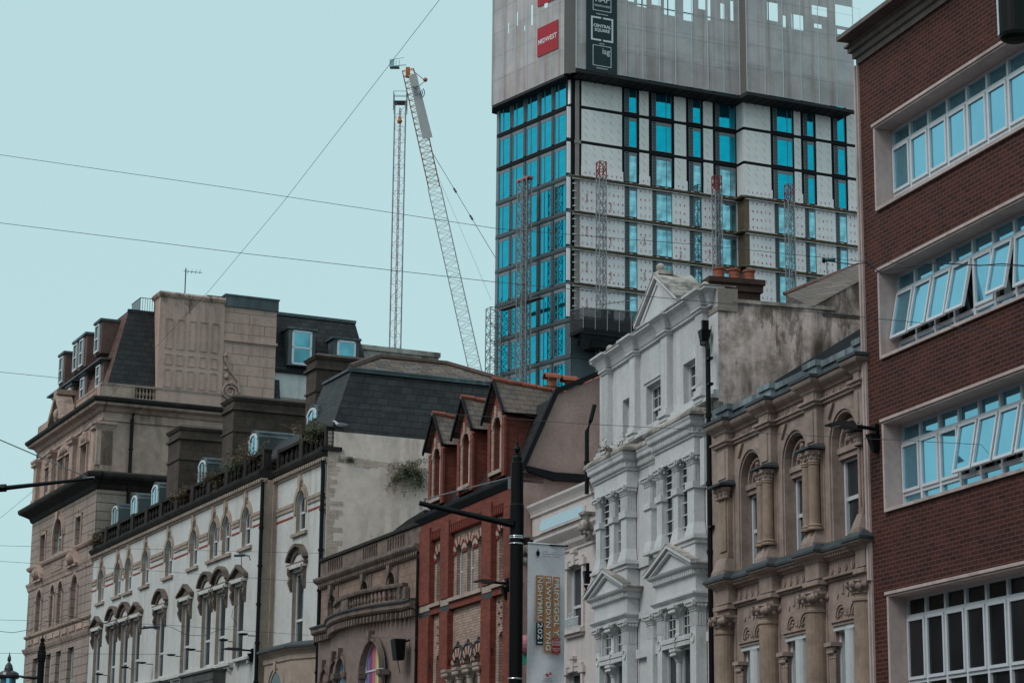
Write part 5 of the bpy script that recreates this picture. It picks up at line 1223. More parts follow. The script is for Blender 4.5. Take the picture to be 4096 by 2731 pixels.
screen(-10.25,.15,-1.0,66.0,92,[(-4.6,-4.3,71.75,73.65),(-5.6,-5.4,71.55,72.05),(-2.7,-2.2,72.75,73.35),(-6.7,-6.5,72.35,73.65),(-8,-7.8,72.05,73.05)],True,sp=1.5)
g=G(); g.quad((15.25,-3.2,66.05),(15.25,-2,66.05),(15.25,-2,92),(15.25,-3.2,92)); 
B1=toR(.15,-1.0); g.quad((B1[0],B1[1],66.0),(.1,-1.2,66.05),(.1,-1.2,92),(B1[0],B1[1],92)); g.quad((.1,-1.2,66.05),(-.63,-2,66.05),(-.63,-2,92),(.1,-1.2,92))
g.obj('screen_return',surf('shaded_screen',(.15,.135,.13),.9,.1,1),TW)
B2=toR(-10.25,-1.0); B3=toR(-11.35,-.2); B4=toR(-11.5,2.5)
g=G(); g.quad((B2[0],B2[1],66.0),(B3[0],B3[1],66.0),(B3[0],B3[1],92),(B2[0],B2[1],92)); g.obj('side_screen',net,TW)
g=G(); g.prism([B2,B3,B4,(A[0],A[1]),(0,0.0),(.1,-.9),(-.63,-1.95),(15.2,-1.95),(15.3,-3.15),(26.2,-3.15),(26.2,0),(20,0),(16,.1),(.1,.1),B1],65.75,66.0,'z')
for k in range(18): g.box(.3+k*.88,.38+k*.88,-1.9,.0,65.68,65.75)
for k in range(12): g.box(16.3+k*.85,16.38+k*.85,-3.1,-1.2,65.68,65.75)
g.obj('scaffold_soffit',surf('dark_decking',(.03,.028,.03),.8,.3,2),TW)
g=G()
for k in range(10): x=.5+k*2.6; g.bar((x,3,69),(x,3,90),.06); g.bar((x,3,69+(k%3)),(x+2.6,3,72+(k%3)),.05)
for z in (71,73,75): g.bar((0,3,z),(26,3,z),.05)
g.obj('inner_scaffold',steel,TW)
# banners on the screens
g=G(); g.box(.29,3.21,-2.09,-2.05,66.05,80); BN=g.obj('sponsor_banner',signb,TW)
def boxline(g,x0,x1,z0,z1,t,y=-2.10,gap=0):
    m=(x0+x1)/2
    if gap:
        for z in (z0,z1-t): g.box(x0,m-gap,y,y+.01,z,z+t).box(m+gap,x1,y,y+.01,z,z+t)
    else: g.box(x0,x1,y,y+.01,z0,z0+t).box(x0,x1,y,y+.01,z1-t,z1)
    g.box(x0,x0+t,y,y+.01,z0+t,z1-t).box(x1-t,x1,y,y+.01,z0+t,z1-t)
g=G(); boxline(g,.9,2.65,66.5,68.35,.05); boxline(g,.73,2.83,68.75,70.9,.15,gap=.09); boxline(g,.9,2.65,71.45,74,.05); g.obj('logo_box',signw,BN)
yy=-2.105
for s,sz,x,z,b in (('isg',.72,2.15,67.85,.005),('CENTRAL',.385,1.78,70.08,.012),('SQUARE',.385,1.78,69.70,.012),('RAP',.8,1.8,72.5,.006),('RIGHTACRES',.25,1.8,71.9,.003),('ADEILADWYD GAN',.12,1.77,66.3,.004),('BUILT BY',.12,1.77,68.5,.004),('DATBLYGWYD GAN',.12,1.77,71.15,.004)):
    text(s,sz,signw,'lettering',BN,(x,yy,z),bold=b)
g=G(); g.box(-3.52,-.62,-1.10,-1.06,68.5,71.1); MB=tl(g.obj('midwest_banner',signr,TW)); text('MIDWEST',.60,signw,'lettering',MB,(-2.07,-1.11,69.75),bold=.012)
g=G(); g.box(-3.52,-.9,-1.10,-1.06,73.1,76); tl(g.obj('upper_red_banner',signr,TW))
# mast climbers beside the tower
def mast(label,P,z0,z1,w,red,g2='hoist masts beside the tower',an=114.4):
    t=thing('hoist_mast',label,'hoist mast',(P.x,P.y,0),frame(an),g2)
    g=G(); n=int((z1-z0)/.75); lattice(g,(0,0,z0),(0,0,z1-red),w,n,.055,.03); g.obj('lattice',steel,t)
    if red: g=G(); lattice(g,(0,0,z1-red),(0,0,z1),w,2,.055,.035); g.obj('top_section',mred,t)
    return t
def tw(u,y,z=0): 
    a=math.radians(114.4); return Vector((4.915+math.sin(a)*u+math.cos(a)*y,178.023-math.cos(a)*u+math.sin(a)*y,z))
def twl(u,y,z=0):
    a=math.radians(36.4); return Vector((4.915+math.sin(a)*u+math.cos(a)*y,178.023-math.cos(a)*u+math.sin(a)*y,z))
mast('rusty lattice hoist mast rising above the worker platform near the tower corner',tw(1.95,-1.6),30,58.2,.62,1.4)
mast('lattice hoist mast with a dark red top, second along the white wrapped face',tw(13.05,-1.6),30,58.5,.62,1.4)
mast('lattice hoist mast with a bright red top, nearest the brick office block',tw(19.6,-2.7),30,58.3,.62,1.5)
t=mast('wide twin lattice hoist mast with pink top in front of the blue glass face',twl(-4.75,-1.7),28,57.6,.55,0,an=36.4)
g=G(); lattice(g,(.75,0,28),(.75,0,57.6),.55,39,.055,.03); g.tube([(.37,.1,28),(.37,.1,57.3)],.12,6); g.obj('second_lattice',steel,t); g=G(); g.box(-.5,1.25,-.3,.3,57.55,57.7).box(.3,.5,-.1,.1,57.7,57.95).obj('top_cap',surf('faded_pink_paint',(.42,.14,.16),.6,.1,2),t)
g=G(); g.box(-3.0,2.6,-.1,.5,46.8,46.9); 
for k in range(16): g.bar((-3.2+k*.35,-.4,46.9),(-3.0+k*.33,-.3,47.35+.2*(k%3)),.03)
g.obj('folded_deck',surf('rusty_deck',(.10,.08,.07),.8,.4,2),t)
P=at(1971,1440,190); t=mast('thin dark lattice mast at the far left edge of the tower',Vector((P.x,P.y,0)),25,47.5,.95,0)
# work platform with worker
PL=thing('work_platform','dark netted work platform with green control cabinet hanging on the tower mast','platform',tw(0,0),frame(114.4))
g=G(); g.box(-.4,6.2,-3.0,-.5,43.15,43.45)
for k in range(12): g.bar((-.3+k*.58,-3,43.4),(-.3+k*.58,-1.6,42.4),.05); g.bar((-.3+k*.58,-.6,43.4),(-.3+k*.58,-1.6,42.4),.05)
g.box(-.3,6.1,-1.8,-1.4,42.3,42.55).box(.6,5.4,-2.6,-.8,42.0,43.2); g.obj('deck',memb,PL)
g=G(); g.quad((-.4,-3,43.4),(6.2,-3,43.4),(6.2,-3,45.35),(-.4,-3,45.1)).quad((-.4,-3,43.4),(-.4,-.5,43.4),(-.4,-.5,45.4),(-.4,-3,45.1)).quad((-.4,-2.98,43.2),(6.2,-2.98,43.2),(6.2,-2.98,44.4),(-.4,-2.98,44.4)).quad((-.4,-2.96,43.0),(6.2,-2.96,43.0),(6.2,-2.96,44.2),(-.4,-2.96,44.2)).quad((-.4,-2.9,43.3),(-.4,-2.2,41.9),(6.2,-2.2,41.9),(6.2,-2.9,43.3)); g.quad((-.4,-.6,43.4),(6.2,-.6,43.4),(6.2,-.6,44.4),(-.4,-.6,44.4)); g.obj('debris_net',netthin,PL)
g=G(); g.bar((-.4,-3,45.1),(6.2,-3,45.35),.04); g.bar((-.4,-.5,45.4),(-.4,-3,45.1),.04)
for k in range(7): g.bar((-.4+k*1.1,-3,43.4),(-.4+k*1.1,-3,45.1),.035)
g.bar((5.0,-2.2,43.4),(4.9,-2.2,46.6),.05); g.bar((5.0,-2.2,46.6),(2.0,-1.7,45.9),.05); g.obj('guard_rail',steel,PL)
g=G(); g.box(1.7,2.6,-2.6,-2.0,44.0,45.35); c=g.obj('control_cabinet',surf('green_machine_paint',(.02,.10,.07),.5,.15,2),PL)
g=G(); g.box(2.0,2.25,-2.63,-2.6,44.9,45.2).box(1.85,2.15,-2.63,-2.6,44.6,44.75); g.obj('cabinet_label',whitem,c)
g=G(); g.box(2.65,3.1,-2.8,-2.4,43.5,44.0); tag(g.obj('yellow_tool_box',surf('yellow_paint',(.50,.26,.03),.6,.1,2)),'yellow orange box on the dark work platform','box'); o=[x for x in bpy.data.objects if x.name.startswith('yellow_tool_box')][0]; o.location=tw(0,0); o.rotation_euler=(0,0,frame(114.4))
def person(P,rz,label):
    o=thing('person',label,'person',P,rz)
    me=bpy.data.meshes.new('body'); V=[(0,0,.95),(0,0,1.15),(0,0,1.38),(0,0,1.5),(0,0,1.62),(0,-.02,1.74),(.10,0,.88),(.12,0,.48),(.13,.02,.06),(.13,-.13,.03),(-.10,0,.88),(-.12,0,.48),(-.13,.02,.06),(-.13,-.13,.03),(.2,0,1.38),(.27,-.02,1.12),(.24,-.22,1.0),(-.2,0,1.38),(-.27,-.02,1.12),(-.24,-.22,1.0)]
    E_=[(0,1),(1,2),(2,3),(3,4),(4,5),(0,6),(6,7),(7,8),(8,9),(0,10),(10,11),(11,12),(12,13),(2,14),(14,15),(15,16),(2,17),(17,18),(18,19)]
    R_=[.15,.14,.16,.06,.09,.08,.1,.075,.05,.04,.1,.075,.05,.04,.07,.05,.04,.07,.05,.04]
    me.from_pydata(V,E_,[]); b=bpy.data.objects.new('body',me); COL.objects.link(b)
    m=b.modifiers.new('s','SKIN'); b.modifiers.new('u','SUBSURF').levels=1
    for k,r in enumerate(R_): me.skin_vertices[0].data[k].radius=(r,r*.85)
    me.skin_vertices[0].data[0].use_root=True
    dg=bpy.context.evaluated_depsgraph_get(); dg.update(); m2=bpy.data.meshes.new_from_object(b.evaluated_get(dg)); bpy.data.objects.remove(b)
    m2.materials.clear(); m2.materials.append(surf('dark_workwear',(.05,.05,.055),.9,.2,4)); m2.name='body'; put('body',m2,o)
    g=G(); g.lathe(0,-.03,[(.135,1.70),(.125,1.76),(.1,1.83),(.04,1.87),(.001,1.88)],12); g.box(-.1,.1,-.22,-.05,1.69,1.71); g.obj('helmet',memb,o)
    return o
person(tw(4.05,-2.2,43.45),frame(114.4)+2.6,'worker in dark clothes and helmet standing on the netted platform')
# ================================================================ cranes
C1=Vector((-12.0,221.5,0)); T1=thing('crane_mast','upright pale lattice crane mast left of the leaning crane jib','crane',(C1.x,C1.y,0))
g=G(); lattice(g,(0,0,20),(0,0,78.6),1.15,42,.042,.018); g.obj('lattice',surf('weathered_crane_steel',(.36,.34,.36),.6,.15,2),T1)
g=G(); lattice(g,(.0,.0,20),(0,0,78),.16,60,.03,.02); g.obj('ladder',craner,T1)
g=G(); g.box(-.7,.7,-.7,.7,78.6,78.66)
for s in (-1,1):
    for e in (-1,1): g.bar((s*.68,e*.68,77.6),(s*.68,e*.68,79.7),.04)
for z in (79.1,79.7): [g.bar(p,q,.03) for p,q in (((-.68,-.68,z),(.68,-.68,z)),((-.68,.68,z),(.68,.68,z)),((-.68,-.68,z),(-.68,.68,z)),((.68,-.68,z),(.68,.68,z)))]
g.obj('top_cage',steel,T1); g=G(); g.ball((0,-.6,76.4),.28,8).box(-.15,.15,-.7,-.5,76.6,76.9).obj('orange_lamp',orange,T1)
J0,J1=at(1905,1500,238),at(1632,280,232)
T2=thing('crane_jib','long lattice crane jib leaning left with an orange tip and a grey name banner','crane',J0)
g=G(); v=J1-J0; m=v*.62
lattice(g,(0,0,0),m,1.35,30,.042,.02,(0,1,0)); g.obj('lower_jib',cranew,T2)
g=G(); lattice(g,m,v,1.2,20,.048,.026,(0,1,0)); g.obj('upper_jib',orange,T2)
rt=Vector((1,0,0)); dn=v.normalized(); sd_=rt-dn*rt.dot(dn); sd_.normalize()
g=G(); a=v*.77+Vector((0,-.8,0)); b=v*.975+Vector((0,-.8,0)); g.quad(a-sd_*.1,a+sd_*.95,b+sd_*.75,b-sd_*.1); g.quad(*[Vector(q)+Vector((0,.04,0)) for q in (a-sd_*.1,a+sd_*.95,b+sd_*.75,b-sd_*.1)]); JB=g.obj('name_banner',surf('grey_banner',(.80,.74,.74),.7,.08,1),T2)
ang=math.atan2(v.z,v.x); p=v*.952+Vector((0,-.86,0))+sd_*.33
text('radius',.85,surf('navy_print',(.04,.06,.11),.6,.1,2),'lettering',JB,p-dn*.6,(PI/2,-(ang),0))
JB.children[0].rotation_euler=(PI/2,PI-ang,0)
g=G()
for k in (1,2,3): g.ring(0,0,.22*k,.22*k+.09,-.87,-.84,-.9,.7,8)
o=g.obj('logo_arcs',MATS['navy_print'],JB,v*.915+sd_*.45+Vector((0,.0,0)))
g=G(); g.box(-.22,.22,-.3,.3,-.8,.2); g.obj('jib_head',orange,T2,v); 
g=G(); g.box(-1.9,-.9,-.4,.4,.2,.25); [g.bar((-1.9+k*.33,-.4,.2),(-1.9+k*.33,-.4,.95),.03) for k in range(4)]; g.bar((-1.9,-.4,.95),(-.4,-.4,1.2),.03); g.bar((-1.9,-.4,.2),(-.2,-.4,.4),.05); g.quad((-1.95,-.42,.1),(-1.45,-.42,.25),(-1.4,-.42,1.0),(-1.9,-.42,.9)).obj('tip_platform',surf('pale_blue_machine',(.28,.42,.46),.5,.1,2),T2,v)
g=G(); g.bar(v+Vector((.3,0,.1)),v*.955+sd_*1.5,.04); g.bar(v*.955+sd_*1.5,v*.94+sd_*.6,.04); g.ball(v*.958+sd_*1.55,.24,8); g.obj('tip_lamp',mred if 0 else MATS['faded_red_crane_paint'],T2)
w0=v*.73+sd_*.6; e1=at(1990,1045,215)-J0; e2=at(1965,1200,215)-J0
g=G(); g.tube([w0,e1],.03,4); g.tube([v*.66+sd_*.6,e2],.014,4); g.obj('stay_cable',wirem,T2)
for k in (.35,.6): g=G(); mm=w0+(e1-w0)*k; g.tube([mm,mm+(e1-w0).normalized()*.8],.11,6); g.obj('cable_joint',wirem,T2)
# ================================================================ street furniture
def col_lamp(P,r,ztop,label):
    t=thing('lamp_column',label,'street lamp',(P.x,P.y,0)); return t
Pc=at(2066,2200,40); r=.118
LC1=thing('lamp_column','black street lamp column in the centre with a bracket arm and pale banner','street lamp',(Pc.x,Pc.y,0))
zt=at(2073,1836,40).z; zc=at(2068,2150,40).z
g=G(); g.lathe(0,0,[(.2,0),(.2,.9),(.15,1.1),(r+.01,1.3),(r+.004,zc-.1),(r+.012,zc-.1),(r+.012,zc+.6),(r,zc+.62),(r*.96,zt),(r*.75,zt+.02),(r*.75,zt+.1),(r*.62,zt+.13),(r*.62,zt+.16),(.03,zt+.18),(.045,zt+.2),(.06,zt+.25),(.045,zt+.31),(.02,zt+.33),(.025,zt+.36),(.01,zt+.43),(.004,zt+.56)],28); g.obj('column',blackp,LC1,smooth=False)
def rel(B,x,y,d): return at(x,y,d)-Vector(B.location)
g=G(); a=rel(LC1,2052,2098,40); b=rel(LC1,1677,2011,40); g.tube([a,b],.062,10,.046); g.tube([rel(LC1,2060,2085,40),rel(LC1,1985,2080,40)],.03,6); g.prism([(a.x,a.z-.08),(a.x+.02,a.z+.12),(a.x-.3,a.z+.1)],a.y-.02,a.y+.02); g.obj('bracket_arm',blackp,LC1)
g=G(); g.tube([b+Vector((.1,0,.07)),rel(LC1,2044,1908,40)],.012,6); g.tube([b+Vector((.1,0,.0)),b+Vector((.1,0,.09))],.02,6); g.obj('tie_rod',steel,LC1)
g=G(); g.ring(b.x+.03,b.z-.09,.018,.032,b.y-.01,b.y+.01,0,2*PI,8); g.box(-r-.05,-r+.02,-.03,.03,rel(LC1,0,1905,40).z-.1,rel(LC1,0,1905,40).z+.12); g.obj('eye_bolt',steel,LC1)
g=G()
for yy_ in (2131+33/2.613,2131+52/2.613,2131+112/2.613,2131+1545/2.613):
    z=rel(LC1,2066,yy_,40).z; g.lathe(0,0,[(r+.016,z-.014),(r+.024,z),(r+.016,z+.014)],28)
g.obj('clamp_band',surf('polished_steel',(.5,.5,.52),.25,.1,2,metal=.9),LC1)
g=G(); zb1=rel(LC1,2120,2171,40).z; g.tube([(r,0,zb1+.02),(.3,-.02,zb1+.04)],.03,6); g.box(r,r+.12,-.04,.04,zb1-.03,zb1+.1); g.tube([(r,0,zb1-.0),rel(LC1,2272,2183,40)],.014,6); g.obj('banner_arm',blackp,LC1)
# banner
bt=[at(2112,2172,39.9),at(2259,2184,40.1)]; bx=(bt[1]-bt[0]); bw=math.hypot(bx.x,bx.y); brz=math.atan2(bx.y,bx.x)
BA=thing('street_banner','pale grey street banner with ochre Welsh lettering hanging on the central lamp column','banner',bt[0],brz)
BH=2.75
g=G(); nx,nz=14,26; slope=bx.z/bw
def bp(i,j):
    u=bw*i/nx; z=-BH*j/nz; return (u*(1+.00*j)-.015*j/nz*0,.025*math.sin(j*.33+i*.5)*(j/nz)+.03*math.sin(i/nx*PI)*(j/nz),z+slope*u*(1-j/nz))
for i in range(nx):
    for j in range(nz): g.quad(bp(i,j),bp(i+1,j),bp(i+1,j+1),bp(i,j+1))
me=g.mesh('cloth',bann); o=put('cloth',me,BA); sm=o.modifiers.new('solid','SOLIDIFY'); sm.thickness=.006; sm.offset=1
g=G(); g.tube([(0,0,.01),(bw,0,.01+slope*bw)],.016,8); g.obj('top_rod',upvc,BA)
def bxy(x,y): # zoom pixels (2.613/px from 1960,2131) -> banner coordinates
    return ((1960+x/2.613-2112)/ (2259-2112)*bw, -(2131+y/2.613-2172)/221.0-.0)
def brect(x0,x1,y0,y1,mat,name,yy=-.066):
    a=bxy(x0,y0);b=bxy(x1,y1); g=G(); g.box(a[0],b[0],yy,yy+.004,b[1],a[1]); return g.obj(name,mat,BA)
brect(650,719,448,1065,signo,'ochre_strip'); brect(558,636,442,1227,signo,'ochre_strip'); brect(470,549,438,916,signo,'ochre_strip'); brect(475,551,928,1160,signb,'black_strip'); brect(641,728,1079,1236,surf('red_print',(.38,.025,.03),.7,.05,2),'red_strip')
for s,x,y0,y1 in (('PRIFYSGOL Y',684,465,1055),('FLWYDDYN YNG',598,458,1212),('NGHYMRU',511,455,905),('2021',513,940,1150)):
    a=bxy(x,y0);b=bxy(x,y1); L=a[1]-b[1]
    o=text(s,.125,signw,'lettering',BA,(a[0],-.072,(a[1]+b[1])/2),(PI/2,PI/2,0),.002,bold=.0015)
    w=max(v.co.x for v in o.data.vertices)-min(v.co.x for v in o.data.vertices); o.scale=(L/w,.98,1)
for s,y,sz in (('GOOD',1120,.055),('GUIDE',1148,.055),('THE TIMES',1095,.022),('SUNDAY TIMES',1190,.022),('UNIVERSITY',1205,.022),('2021',1220,.02)): a=bxy(684,y); text(s,sz,signw,'lettering',BA,(a[0],-.072,a[1]),ext=.001)
for k,s in enumerate(('Cardiff','Metropolitan','University')): a=bxy(528,190+k*24); text(s,.042,banng,'lettering',BA,(a[0],-.072,a[1]),ext=.001,ax='LEFT')
for k,s in enumerate(('Prifysgol','Metropolitan','Caerdydd')): a=bxy(632,196+k*22); text(s,.040,banng,'lettering',BA,(a[0],-.072,a[1]),ext=.001,ax='LEFT')
for k,s in enumerate(('CARDIFF','CAERDYDD')): a=bxy(596,1500+k*24); text(s,.04,banng,'lettering',BA,(a[0],-.072,a[1]),ext=.001)
a=bxy(489,210); g=G(); g.ball((a[0],-.07,a[1]+.02),.028,8).prism([(a[0]-.035,a[1]+.03),(a[0]+.035,a[1]+.03),(a[0]+.03,a[1]-.04),(a[0],a[1]-.06),(a[0]-.03,a[1]-.04)],-.074,-.07).prism([(a[0]-.02,a[1]+.05),(a[0],a[1]+.08),(a[0]+.02,a[1]+.05)],-.074,-.07).box(a[0]-.03,a[0]+.03,-.073,-.07,a[1]-.075,a[1]-.065).obj('crest_print',memb,BA)
a=bxy(596,1460); g=G(); X,Z=a
g.prism([(X-.05,Z),(X-.01,Z+.03),(X+.01,Z),(X+.03,Z-.04),(X,Z-.03),(X-.02,Z-.02)],-.074,-.07)
for k in range(4): t=.1+k*.25; g.prism([(X,Z),(X+.08*math.cos(t),Z+.06*math.sin(t)+.01),(X+.08*math.cos(t)+.01,Z+.06*math.sin(t))],-.074,-.07)
g.obj('red_bird_print',MATS['red_print'],BA)
# left lamp column with lantern
Pl=at(165,2650,68); LC2=thing('lamp_column','black lamp column at the bottom left carrying a domed lantern','street lamp',(Pl.x,Pl.y,0)); r2=.1
z0=rel(LC2,165,2568,68).z; zm=rel(LC2,165,2612,68).z
g=G(); g.lathe(0,0,[(.16,0),(r2,1.2),(r2,zm-.25),(r2+.02,zm-.24),(r2+.02,zm-.14),(r2+.03,zm-.13),(r2+.03,zm+.08),(r2,zm+.1),(r2,z0-.1),(r2*.75,z0-.08),(r2*.7,z0+.0),(.03,z0+.02),(.07,z0+.06),(.07,z0+.12),(.03,z0+.16),(.015,z0+.22),(.004,z0+.32)],20); g.obj('column',blackp,LC2)
lz=rel(LC2,40,2700,68); g=G(); g.tube([(0,0,rel(LC2,165,2710,68).z),(lz.x*.5,lz.y*.5,rel(LC2,100,2708,68).z),(lz.x+.3,lz.y,rel(LC2,77,2703,68).z)],.05,8,.035); g.obj('lantern_arm',blackp,LC2)
LT=thing('lantern','domed street lantern with spike finial on the bottom left lamp column','lantern',at(33,2705,68))
g=G(); Hh=.0; g.lathe(0,0,[(.30,-.06),(.34,-.02),(.34,.04),(.30,.12),(.2,.17),(.14,.19),(.13,.26),(.10,.36),(.05,.42),(.03,.46),(.06,.5),(.05,.6),(.02,.68),(.004,.76)],20); g.obj('hood',surf('purple_black_paint',(.02,.012,.018),.3,.2,2,spec=.6),LT)
g=G(); g.lathe(0,0,[(.24,-.06),(.24,-.3),(.12,-.42),(.01,-.44)],16); g.obj('glass_bowl',gsky,LT)
# bracket arm entering from the left
BR=thing('bracket_arm','long black bracket arm with a steel tie rod reaching in from the left edge','bracket arm',at(-60,1960,42))
g=G(); a=Vector((0,0,0)); b=rel(BR,378,1912,42); g.tube([a,b],.052,10,.026); g.tube([a+Vector((0,0,.02)),rel(BR,25,1950,42)],.075,8); g.obj('arm',blackp,BR)
g=G(); g.tube([rel(BR,-60,1733,42),rel(BR,345,1906,42)],.011,6); g.tube([rel(BR,330,1912,42),rel(BR,378,1909,42)],.02,6); g.obj('tie_rod',steel,BR)
g=G(); g.lathe(-.35,0,[(.12,-9.5),(.12,2.0)],16).tube([(-.35,0,.0),(0,0,0)],.06,8).obj('post',blackp,BR)
# top right black fitting
UP=thing('hanging_floodlight','black cylindrical floodlight hanging in the top right corner','floodlight',at(4062,160,24))
g=G(); g.lathe(0,0,[(.001,-.02),(.12,-.01),(.165,.02),(.175,.06),(.18,1.0),(.1,1.15)],28); g.obj('housing',blackp,UP); g=G(); g.box(-.183,-.176,-.03,.03,.05,.95); g.obj('edge_strip',upvc,UP); g=G(); g.tube([(0,0,1.1),(.0,0,1.6),(1.6,.3,1.8)],.05,8).obj('arm',blackp,UP)
# small LED street lights fixed to the walls
def led(B,u,y,z,label,out=.95,s=1.0):
    a=B.rotation_euler[2]; P=Vector(B.location)+Vector((math.cos(a)*u-math.sin(a)*y,math.sin(a)*u+math.cos(a)*y,z))
    t=thing('wall_street_light',label,'street light',P,a,'flat street lights fixed to the facades')
    g=G(); g.prism([(-.45*s,-.03),(-out*s,.0),(-out*s-.02,.02),(-out*s+.15,.075),(-.5*s,.07)],-.13*s,.13*s,'x'); g.obj('lamp_head',surf('lamp_housing',(.035,.033,.036),.5,.2,4) if 'lamp_housing' not in MATS else MATS['lamp_housing'],t)
    g=G(); g.box(-.09,.09,-.85*s,-.6*s,-.012,.001); g.obj('lens',gsky,t)
    g=G(); g.tube([(0,-.5*s,.02),(0,-.05,.0)],.035,8); g.box(-.06,.06,-.08,.0,-.15,.08); g.obj('arm',blackp,t)
    g=G(); g.frustum(-.05,.05,-.1,-.02,-.42,-.09,.09,-.2,-.02,-.1); g.obj('bracket_box',blackp,t); return t
led(RB,-.28,0,8.84,'flat black street light fixed at the left edge of the red brick block')
led(VB,.3,0,8.62,'flat black street light just left of the central lamp column',.95)
led(HB,-7.0,0,8.78,'flat black street light beside the drainpipe of the cream hotel',1.15)
DS=[(-27.3,9.3),(-23.0,9.3),(-20.3,9.3),(-16.0,9.3),(-13.25,9.3),(-9.1,9.33),(-6.75,9.35)]
HLb=['farthest left','second from the left','third from the left','fourth from the left','fifth from the left','sixth, next to a pair of windows','rightmost, beside the big drainpipe']
for k,(u,z) in enumerate(DS):
    a=HB.rotation_euler[2]; P=Vector(HB.location)+Vector((math.cos(a)*u,math.sin(a)*u,z))
    t=thing('dish_uplight','black dish uplight on the cream hotel wall, '+HLb[k],'wall light',P,a,'dish uplights along the cream hotel')
    g=G(); g.lathe(0,-.48,[(.02,-.06),(.14,-.045),(.18,.0),(.17,.02),(.02,.0)],16); g.obj('dish',blackp,t); g=G(); g.tube([(0,-.3,-.05),(0,0,-.05)],.025,6); g.obj('arm',hotelt,t)
# hotel sign and dark fascia boards
def brel(B,u,y,z): a=B.rotation_euler[2]; return Vector(B.location)+Vector((math.cos(a)*u-math.sin(a)*y,math.sin(a)*u+math.cos(a)*y,z))
HS=thing('hotel_sign','white hotel sign with tall teal letters between two dark boards','sign',brel(HB,-15.9,-.06,7.55),HB.rotation_euler[2])
g=G(); g.box(-1.3,1.3,-.04,.0,-1,.62); g.obj('board',whitem,HS); o=text('HOTEL',1.15,teal,'lettering',HS,(0,-.06,.1),bold=.02); 
for j,(u0,u1,lb) in enumerate(((-21.6,-17.35,'dark weathered board left of the hotel sign'),(-14.55,-10.2,'large dark grey stained board right of the hotel sign'))):
    t=thing('fascia_board',lb,'board',brel(HB,u0,0,0),HB.rotation_euler[2],'dark boards over the hotel entrance'); L=u1-u0
    g=G(); g.box(0,L,-.5,-.02,5.5,8.28).box(-.03,L+.03,-.56,-.0,8.28,8.36); 
    for k in range(4): g.box(0,L,-.52,-.5,7.95-k*.6,8.0-k*.6)
    g.obj('board',surf('sooty_board',(.06,.055,.055),.8,.4,1.2,streak=.6,streakcol=(.14,.13,.13)) if 'sooty_board' not in MATS else MATS['sooty_board'],t)
SP=thing('wall_loudspeaker','black box loudspeaker hung on the sandstone arcade beside the red brick building','loudspeaker',brel(NB,-.75,-.35,7.55),NB.rotation_euler[2])
g=G(); g.frustum(-.18,.18,-.12,.12,-.32,-.2,.2,-.2,.16,.3); g.obj('cabinet',blackp,SP); g=G(); g.tube([(0,.1,.2),(0,.35,.3)],.03,6).tube([(-.1,0,-.3),(-.12,.1,-.7)],.012,5).obj('bracket',blackp,SP)
# hanging flower shape / round sign seen beside the banner
RS=thing('round_sign','round pink and green hanging sign half hidden behind the street banner','sign',at(2108,2600,46))
g=G(); g.lathe(0,0,[(.001,-.03),(.3,-.03),(.3,.03),(.001,.03)],24); o=g.obj('disc',surf('green_enamel',(.03,.22,.15),.5,.1,2),RS); o.rotation_euler=(PI/2,0,0)
g=G(); g.ball((-.02,-.04,.12),.17,12,1.2); g.obj('pink_motif',surf('pink_enamel',(.42,.14,.17),.5,.3,4),RS); g=G(); g.tube([(.1,0,.25),(.1,0,.45),(.5,.3,.5)],.02,6).obj('hanger',blackp,RS)
# ================================================================ overhead wires
def wire(label,pts,r=.010,n=14,sag=0):
    P=[at(x*1.7415,y*1.7415,d) for x,y,d in pts]; O=P[0]
    t=G(); Q=[]
    for p,q in zip(P,P[1:]):
        for k in range(n): s=k/n; v=p.lerp(q,s); v.z-=sag*4*s*(1-s); Q.append(v-O)
    Q.append(P[-1]-O); t.tube(Q,r,5); o=t.obj('overhead_wire',wirem,None,O); return tag(o,label,'wire','overhead wires across the street')
wire('overhead wire running steeply from the top edge down to the stone hotel roof',[(1025,-20,38),(650,465,47),(480,668,52),(270,890,58),(100,1100,62)],.0046)
wire('topmost of the long overhead wires, crossing the crane and the glass tower',[(-40,350,40),(500,428,38),(1140,525,36),(1600,562,35),(1985,601,34),(2420,614,33)],.0046)
wire('second long overhead wire, passing just over the gabled white building',[(-40,507,40),(560,582,38),(1140,648,36),(1640,695,35),(2110,741,34),(2400,775,33)],.005)
wire('third long overhead wire, crossing in front of the stone hotel and brick dormers',[(-40,850,42),(700,925,40),(1320,972,38),(1720,993,37),(2380,1027,35)],.0046)
wire('faint upper wire of the four at the lower left, ending at the cream hotel pipe',[(-20,1252,60),(400,1262,62),(742,1270,66)],.005)
wire('faint second wire at the lower left, ending at the balconied building cornice',[(-20,1287,58),(380,1312,60),(735,1338,64)],.005)
wire('faint wire crossing both hotels at the height of the dish uplights',[(-20,1422,56),(360,1433,60),(725,1459,66),(960,1465,64)],.005)
wire('short faint wire ending at a small box on the cream hotel wall',[(-20,1499,60),(400,1502,64)],.005)
wire('thin diagonal wire rising at the left edge behind the bracket arm',[(0,1190,60),(145,1070,70)],.005)
def festoon(label,pts,r=.008):
    P=[at(x*1.7415,y*1.7415,d) for x,y,d in pts]; O=P[0]; g=G(); g.tube([p-O for p in P],r,5); o=g.obj('festoon_cable',wirem,None,O); return tag(o,label,'cable','loose festoon cables')
festoon('loose cable drooping under the wire at the lower left edge',[(-10,1448,60),(30,1452,60),(70,1445,61),(105,1428,62),(150,1412,62),(210,1425,63),(270,1436,64)])
festoon('loose looped cable hanging in front of the cream hotel windows',[(330,1440,66),(365,1433,66),(395,1440,66),(430,1458,67),(470,1459,67),(505,1445,68),(540,1436,68)])
